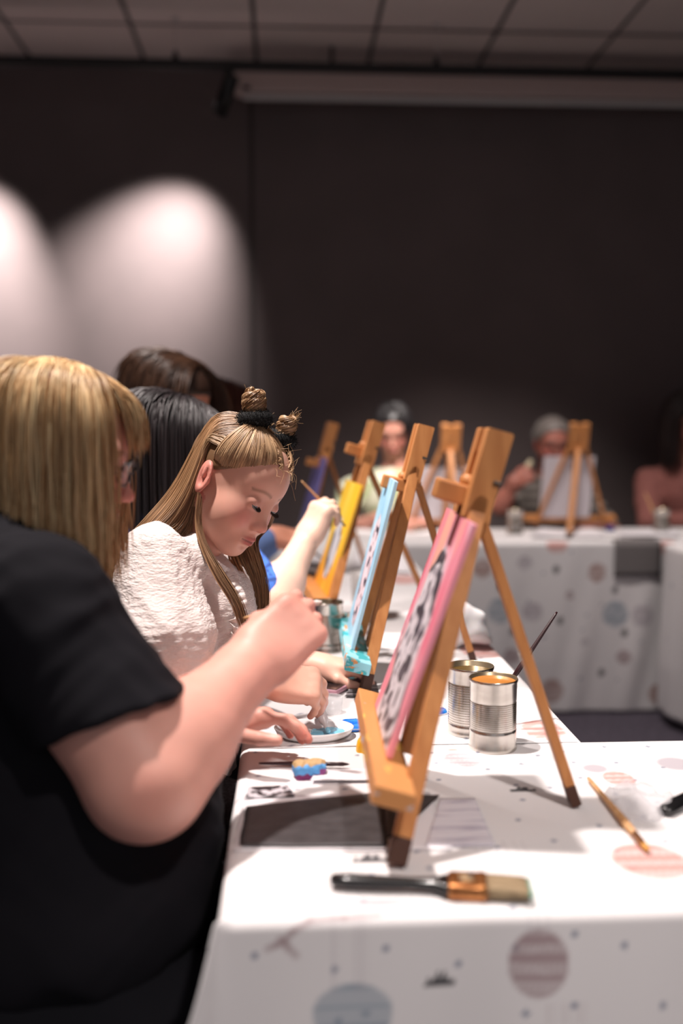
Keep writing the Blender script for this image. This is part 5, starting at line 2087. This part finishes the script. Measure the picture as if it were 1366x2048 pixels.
# ================================================================== the other painters
def painter(label, hc, yaw, pitch, roll, s, tone, hair, top, sh_mid, pelvis, arms, coarse=.005, extra=None, seed=1, glasses=False, stripes=None, legs=True,
            sh_w=.19, facing=None, sleeve=.55):
    t = thing('person', label, 'person', (pelvis[0], pelvis[1], 0))
    T0 = np.array(t.location)
    R = hrot(math.radians(yaw), math.radians(pitch), math.radians(roll))
    hc = np.asarray(hc, float)
    head = head_group(R, hc, s, fine=False, ears=hair['kind'] != 'long')
    fz = math.radians(yaw if facing is None else facing)
    fw = np.array([math.cos(fz), math.sin(fz), 0])
    lf = np.array([-fw[1], fw[0], 0])
    body, shirt = Group(), Group()
    nb = np.asarray(sh_mid, float)
    pelvis = np.asarray(pelvis, float)
    body.cap(head.world((-.02, 0, -.05)), nb, .052 * s, .058 * s, .02)
    for sgn in (1, -1):
        body.cap(nb, nb + lf * sgn * sh_w * .8 + [0, 0, -.05], .05, .055, .04)
        shirt.cap(nb + [0, 0, -.05], nb + lf * sgn * sh_w * .85 + [0, 0, -.065], .070, .068, .05)
    body.cap(nb + [0, 0, -.1], pelvis, .11, .12, .06)
    chest = nb * .72 + pelvis * .28
    shirt.ell(chest, (.165, .165, .17), .06)
    shirt.cap(chest, pelvis, .15, .155, .06)
    gs = [head, body]
    cut = Group()
    cut.cap(nb + [0, 0, .01], head.world((-.02, 0, -.05)), .066, .066, .008, True)
    for a in arms:
        sgn = 1 if a['side'] == 'L' else -1
        sh_ = nb + lf * sgn * sh_w + [0, 0, -.07]
        if 'sh' in a:
            sh_ = np.asarray(a['sh'], float)
        el, wr = np.asarray(a['el'], float), np.asarray(a['wr'], float)
        k = a.get('k', 1.0)
        arm(body, sh_, el, wr, .052 * k, .043 * k, .040 * k, .027 * k)
        ee = sh_ + (el - sh_) * min(1, sleeve / .55 * .75)
        shirt.cap(sh_, ee, .064 * k, .058 * k, .03)
        if sleeve > .8:
            shirt.cap(el, el + (wr - el) * .75, .054 * k, .044 * k, .02)
            shirt.cap(sh_, el, .064 * k, .056 * k, .03)
        h = hand_group(wr, a['fwd'], a['back'], a['side'] == 'R', a.get('hs', .95), a.get('curls', ((.8, .9, .5),) * 4), a.get('thumb'))
        a['hand'] = h
        gs.append(h)
    lo, hi = bounds(gs, .02)
    lo[2] = max(lo[2], .5)
    V, Q = solid(gs, lo, hi, coarse)
    npmesh('body', V - T0, Q, M_SKIN, t, skin_color(tone, True, head=head, brow=hair.get('brow', (60, 44, 36)))(V))
    lo, hi = bounds([shirt], .02)
    V, Q = solid([shirt, cut], lo, hi, max(coarse, .006), folds(seed + 60, .016, 30))
    col = np.tile(lin(top['c']), (len(V), 1))
    if 'f' in top:
        col = top['f'](V, col)
    m = mat('top_fabric', rough=.9, attr=True, spec=.15, bump=((250, 250, 250), .2, .002))
    npmesh('top', V - T0, Q, m, t, col)
    if legs:
        tr = Group()
        for sgn in (1, -1):
            hp = pelvis * [1, 1, 0] + lf * sgn * .10 + [0, 0, .50]
            kn = hp + fw * .40
            tr.cap(hp, kn, .095, .070, .05)
            tr.cap(kn, kn + [0, 0, -.42] - fw * .05, .068, .045, .03)
        tr.ell(pelvis * [1, 1, 0] + [0, 0, .55], (.14, .14, .13), .06)
        lo, hi = bounds([tr], .02)
        lo[2] = 0.0
        V, Q = solid([tr], lo, hi, .012)
        V[:, 2] = np.maximum(V[:, 2], .001)
        npmesh('trousers', V - T0, Q, cloth_mat('dark_trousers', (34, 34, 42)), t)
    # hair
    k = hair['kind']
    parts = []
    if k != 'short':
        zf, zb = hair['z']

        def zc(xl, yl, rng, isf):
            return hc[2] + (zf if xl > .02 else zb) + rng.normal() * .02
        S, Rd, base = grow_hair(head, seed, hair.get('n', 900), hair['len'], zc, layer=hair.get('layer', .02), cols=hair['cols'], r=hair.get('r', .0018),
                                steps=20, wave=hair.get('wave', 0), part=(0, hair.get('part', 0)), tuck=hair.get('tuck', 0), fwd=hair.get('fwd', -.4), xmax=hair.get('xmax', .62))
        parts.append((S - T0, Rd, base))
    cap = hair_cap(head, hair.get('grow', 1.06), low=hair.get('low', -.05), hairline=hair.get('line', .060))
    capg = [cap]
    if k == 'tied':
        cap.ell((-.085, 0, .03), (.055, .06, .06), .03)
        cap.cap((-.10, 0, .0), (-.115, .03, -.12), .045, .025, .03)
    cap.t = cap.t - T0
    if k == 'short':
        rng = np.random.default_rng(seed)
        u = rng.normal(size=(1500, 3))
        u /= np.linalg.norm(u, axis=1, keepdims=True)
        u = u[(u[:, 2] > -.3) & ((u[:, 0] < .55) | (u[:, 2] > .72)) & ~((u[:, 0] > .2) & (u[:, 2] < .25))]
        p0 = CRAN_C + u * CRAN_R
        p1 = p0 + u * .010 + np.stack([-.004 + 0 * u[:, 0], u[:, 1] * .004, -.002 + 0 * u[:, 0]], 1) + rng.normal(size=u.shape) * .003
        S = np.stack([p0, (p0 + p1) / 2, p1], 1)
        parts.append((head.world(S.reshape(-1, 3)).reshape(S.shape) - T0, np.full(S.shape[:2], .0011), np.tile(lin(hair['cols'][0]), (len(S), 1)) * rng.uniform(.7, 1.1, (len(S), 1))))
    hair_mesh(t, parts, hair['cap'], capg, .006)
    if glasses:
        gl = bpy.data.objects.new('glasses', None)
        COL.objects.link(gl)
        gl.parent = t
        M_FR = mat('dark_frame', (22, 18, 18), .3)
        for y in (1, -1):
            loop = [head.world((.108 - .010 * (math.cos(a) * y > 0) * abs(math.cos(a)), y * .034 + .026 * math.cos(a), .000 + .019 * math.sin(a))) - T0 for a in np.linspace(0, 6.2832, 25)]
            V, Q = strands(np.array(loop)[None], np.full((1, 25), .0024), 6)
            npmesh('rim', V, Q, M_FR, gl)
            tube('temple', [head.world(p) - T0 for p in ((.098, y * .06, .006), (.05, y * .078, .008), (-.01, y * .086, .004))], .002, M_FR, gl, 6)
        tube('bridge', [head.world(p) - T0 for p in ((.108, .009, .004), (.112, 0, .006), (.108, -.009, .004))], .002, M_FR, gl, 6)
    return t, arms


def blue_lines(V, col):
    g = (np.abs(np.sin(V[:, 2] * 120 + 2 * np.sin(V[:, 0] * 60))) > .93) | (np.abs(np.sin((V[:, 0] + V[:, 1]) * 90)) > .95)
    col = np.where(g[:, None], lin((60, 84, 150)), col)
    return col


def speckle(c2, sc=30, thr=.55):
    def f(V, col):
        n = vnoise(V[:, 0] * sc + V[:, 1] * 9, V[:, 2] * sc + V[:, 1] * 7, 4)
        return np.where((n > thr)[:, None], lin(c2), col)
    return f


def stripes(c2, per=.05):
    def f(V, col):
        w = np.mod(V[:, 2] + .012 * np.sin(V[:, 0] * 14), per) / per
        return np.where((w < .45)[:, None], lin(c2), col)
    return f


girl()
woman()

# dark-haired neighbour in blue, painting the yellow canvas
w3 = PY(612, 1080, 2.14)
P3, A3 = painter('dark-haired person in blue top and green cardigan behind the girl, raising a bare forearm', PY(352, 912, 2.18), 14, 26, 0, .98, (236, 196, 174),
                 dict(kind='long', cols=((46, 38, 40), (20, 16, 18)), cap=(26, 20, 22), z=(-.13, -.15), len=.38, n=2200, low=-.14, layer=.010, r=.0014),
                 dict(c=(84, 132, 222), f=blue_lines), PY(290, 1045, 2.22), (-.38, 2.25, .60),
                 [dict(side='R', sh=PY(418, 1090, 2.10), el=PY(548, 1205, 2.02), wr=w3, fwd=(.42, .12, .80), back=(-.75, -.55, .35), hs=.92, k=.98,
                       curls=((.7, .9, .6), (.9, 1.0, .6), (1.1, 1.1, .7), (1.2, 1.1, .7)))], .0045, seed=3, sleeve=.6)
h = A3[0]['hand']
tipc = np.mean([h.tips[0], h.thumb_tip], 0)
d = (np.array(PY(603, 962, tipc[1] - .03)) - tipc)
round_brush('paintbrush', 'thin brush held by the dark-haired person in blue, end near the girl forehead', tipc - d * .75, tipc + d * 1.0, M_RAWWOOD, .0030, M_STEEL, M_BRISTLE, .014, .02)

# brown-haired woman further along the row
w4 = PY(548, 1072, 2.78)
P4, A4 = painter('brown-haired woman behind the dark-haired person in blue, looking down', PY(352, 808, 2.9), -34, 34, -6, 1.0, (206, 142, 118),
                 dict(kind='long', cols=((92, 62, 44), (44, 28, 22)), cap=(54, 36, 28), z=(-.20, -.20), len=.42, n=1300, low=-.12, layer=.012, r=.0018, wave=.012, grow=1.04, fwd=-.9, xmax=.15),
                 dict(c=(96, 120, 170)), PY(330, 985, 2.95), (-.40, 2.98, .60),
                 [dict(side='R', el=PY(470, 1130, 2.75), wr=w4, fwd=(.9, .0, -.15), back=(0, -.5, .85), curls=((.4, .7, .4), (.5, .8, .5), (.7, .8, .5), (.8, .9, .5)))], .005, seed=8, sleeve=.9)
h = A4[0]['hand']
tipc = np.mean([h.tips[0], h.thumb_tip], 0)
round_brush('paintbrush', 'pale brush held low between the girl and the yellow canvas', tipc + np.array([.05, .0, -.05]), tipc + np.array([-.08, .02, .04]), M_RAWWOOD, .0034, M_STEEL, M_BRISTLE, .014, .02)

painter('red-brown haired person mostly hidden behind the brown-haired woman', PY(452, 845, 3.55), -10, 30, 0, 1.0, (190, 126, 108),
        dict(kind='long', cols=((120, 66, 50), (72, 40, 34)), cap=(92, 52, 42), z=(-.16, -.18), len=.32, n=500, low=-.08, r=.0026),
        dict(c=(70, 72, 84)), PY(440, 965, 3.62), (-.26, 3.66, .60), [], .007, seed=9)

# green knitted cardigan she wears over the back and shoulders
gk = Group()
q0 = PY(290, 1045, 2.22)
gk.cap(q0 + [-.06, -.16, -.085], q0 + [-.06, .14, -.085], .080, .080, .05).cap(q0 + [-.07, .0, -.12], (-.42, 2.25, .66), .155, .165, .05)
gk.half(q0 + np.array([.02, 0, 0]), (1, 0, .1), .02)
gk.half(q0 + np.array([0, 0, -.02]), (.2, 0, 1), .03)
lo, hi = bounds([gk], .02)
V, Q = solid([gk], lo, hi, .006, folds(71, .014, 40))
npmesh('cardigan', V - np.array(P3.location), Q, mat('green_knit', (92, 150, 88), .95, noise=((120, 120, 120), (46, 90, 52), .4, .6), bump=((190, 190, 190), .8, .006)), P3)

# ---- across the room, seen from the front
p = PY(786, 862, 4.95)
painter('dark-haired woman in a pale green top at the far table, looking down', p, -98, 24, 2, 1.06, (196, 140, 122),
        dict(kind='tied', cols=((26, 22, 24), (14, 12, 14)), cap=(18, 15, 17), z=(-.02, -.02), len=.16, n=500, low=-.02, line=.060, layer=.008, r=.0022, grow=1.10, brow=(40, 28, 26)),
        dict(c=(170, 178, 140), f=speckle((206, 206, 184), 34)), p + np.array([.02, .05, -.235]), (p[0] + .02, p[1] + .08, .58),
        [dict(side='R', el=p + np.array([-.26, -.10, -.50]), wr=p + np.array([-.10, -.34, -.40]), fwd=(.6, -.6, .1), back=(0, -.3, .9)),
         dict(side='L', el=p + np.array([.27, -.08, -.50]), wr=p + np.array([.10, -.34, -.42]), fwd=(-.6, -.6, .0), back=(0, -.3, .9))], .006, seed=11, sh_w=.235)
p = PY(1104, 886, 5.0)
P7, A7 = painter('grey-haired man with glasses and a striped shirt, hand raised to his canvas', p, -88, 14, 0, 1.06, (170, 108, 94),
        dict(kind='short', cols=((148, 142, 138),), cap=(120, 112, 108), low=-.03, grow=1.07, line=.050, brow=(110, 96, 90)),
        dict(c=(66, 60, 58), f=stripes((132, 124, 118), .045)), p + np.array([.0, .06, -.235]), (p[0], p[1] + .10, .58),
        [dict(side='R', el=PY(1000, 1010, 4.75), wr=PY(1030, 962, 4.68), fwd=(.8, .1, .35), back=(-.1, -.9, .3)),
         dict(side='L', el=p + np.array([.30, -.06, -.45]), wr=p + np.array([.14, -.20, -.42]), fwd=(-.6, -.5, .0), back=(0, -.3, .9))], .006, seed=12, glasses=True, sh_w=.22, sleeve=.6)
h = A7[0]['hand']
tipc = np.mean([h.tips[0], h.thumb_tip], 0)
bm = bmesh.new()
lathe(bm, [(0, -.05), (.016, -.045), (.014, .03), (.009, .05), (0, .052)], 14, Matrix.Translation(tipc) @ Matrix.Rotation(.5, 4, 'Y'))
tag(bmobj('paint_bottle', bm, mat('cream_plastic', (214, 200, 168), .5), None, True), 'cream paint bottle in the raised hand of the grey-haired man', 'bottle')
p = PY(1387, 846, 4.95)
painter('person with long dark hair in a dusty pink top at the right picture edge', p, -100, 22, 0, 1.08, (176, 118, 102),
        dict(kind='long', cols=((50, 34, 32), (26, 18, 18)), cap=(36, 26, 25), z=(-.20, -.26), len=.40, n=900, low=-.10, layer=.02, r=.0024),
        dict(c=(142, 92, 86)), p + np.array([.0, .05, -.235]), (p[0], p[1] + .08, .58),
        [dict(side='R', el=p + np.array([-.24, -.08, -.50]), wr=p + np.array([-.02, -.30, -.46]), fwd=(.8, -.4, .1), back=(0, -.5, .8))], .006, seed=13, sh_w=.20, sleeve=.9)
a = PY(1322, 1062, 4.42)
round_brush('paintbrush', 'pale brush standing in the can before the person in pink', np.array([a[0], 4.42, TZ + .02]), PY(1290, 985, 4.45), M_RAWWOOD, .005)
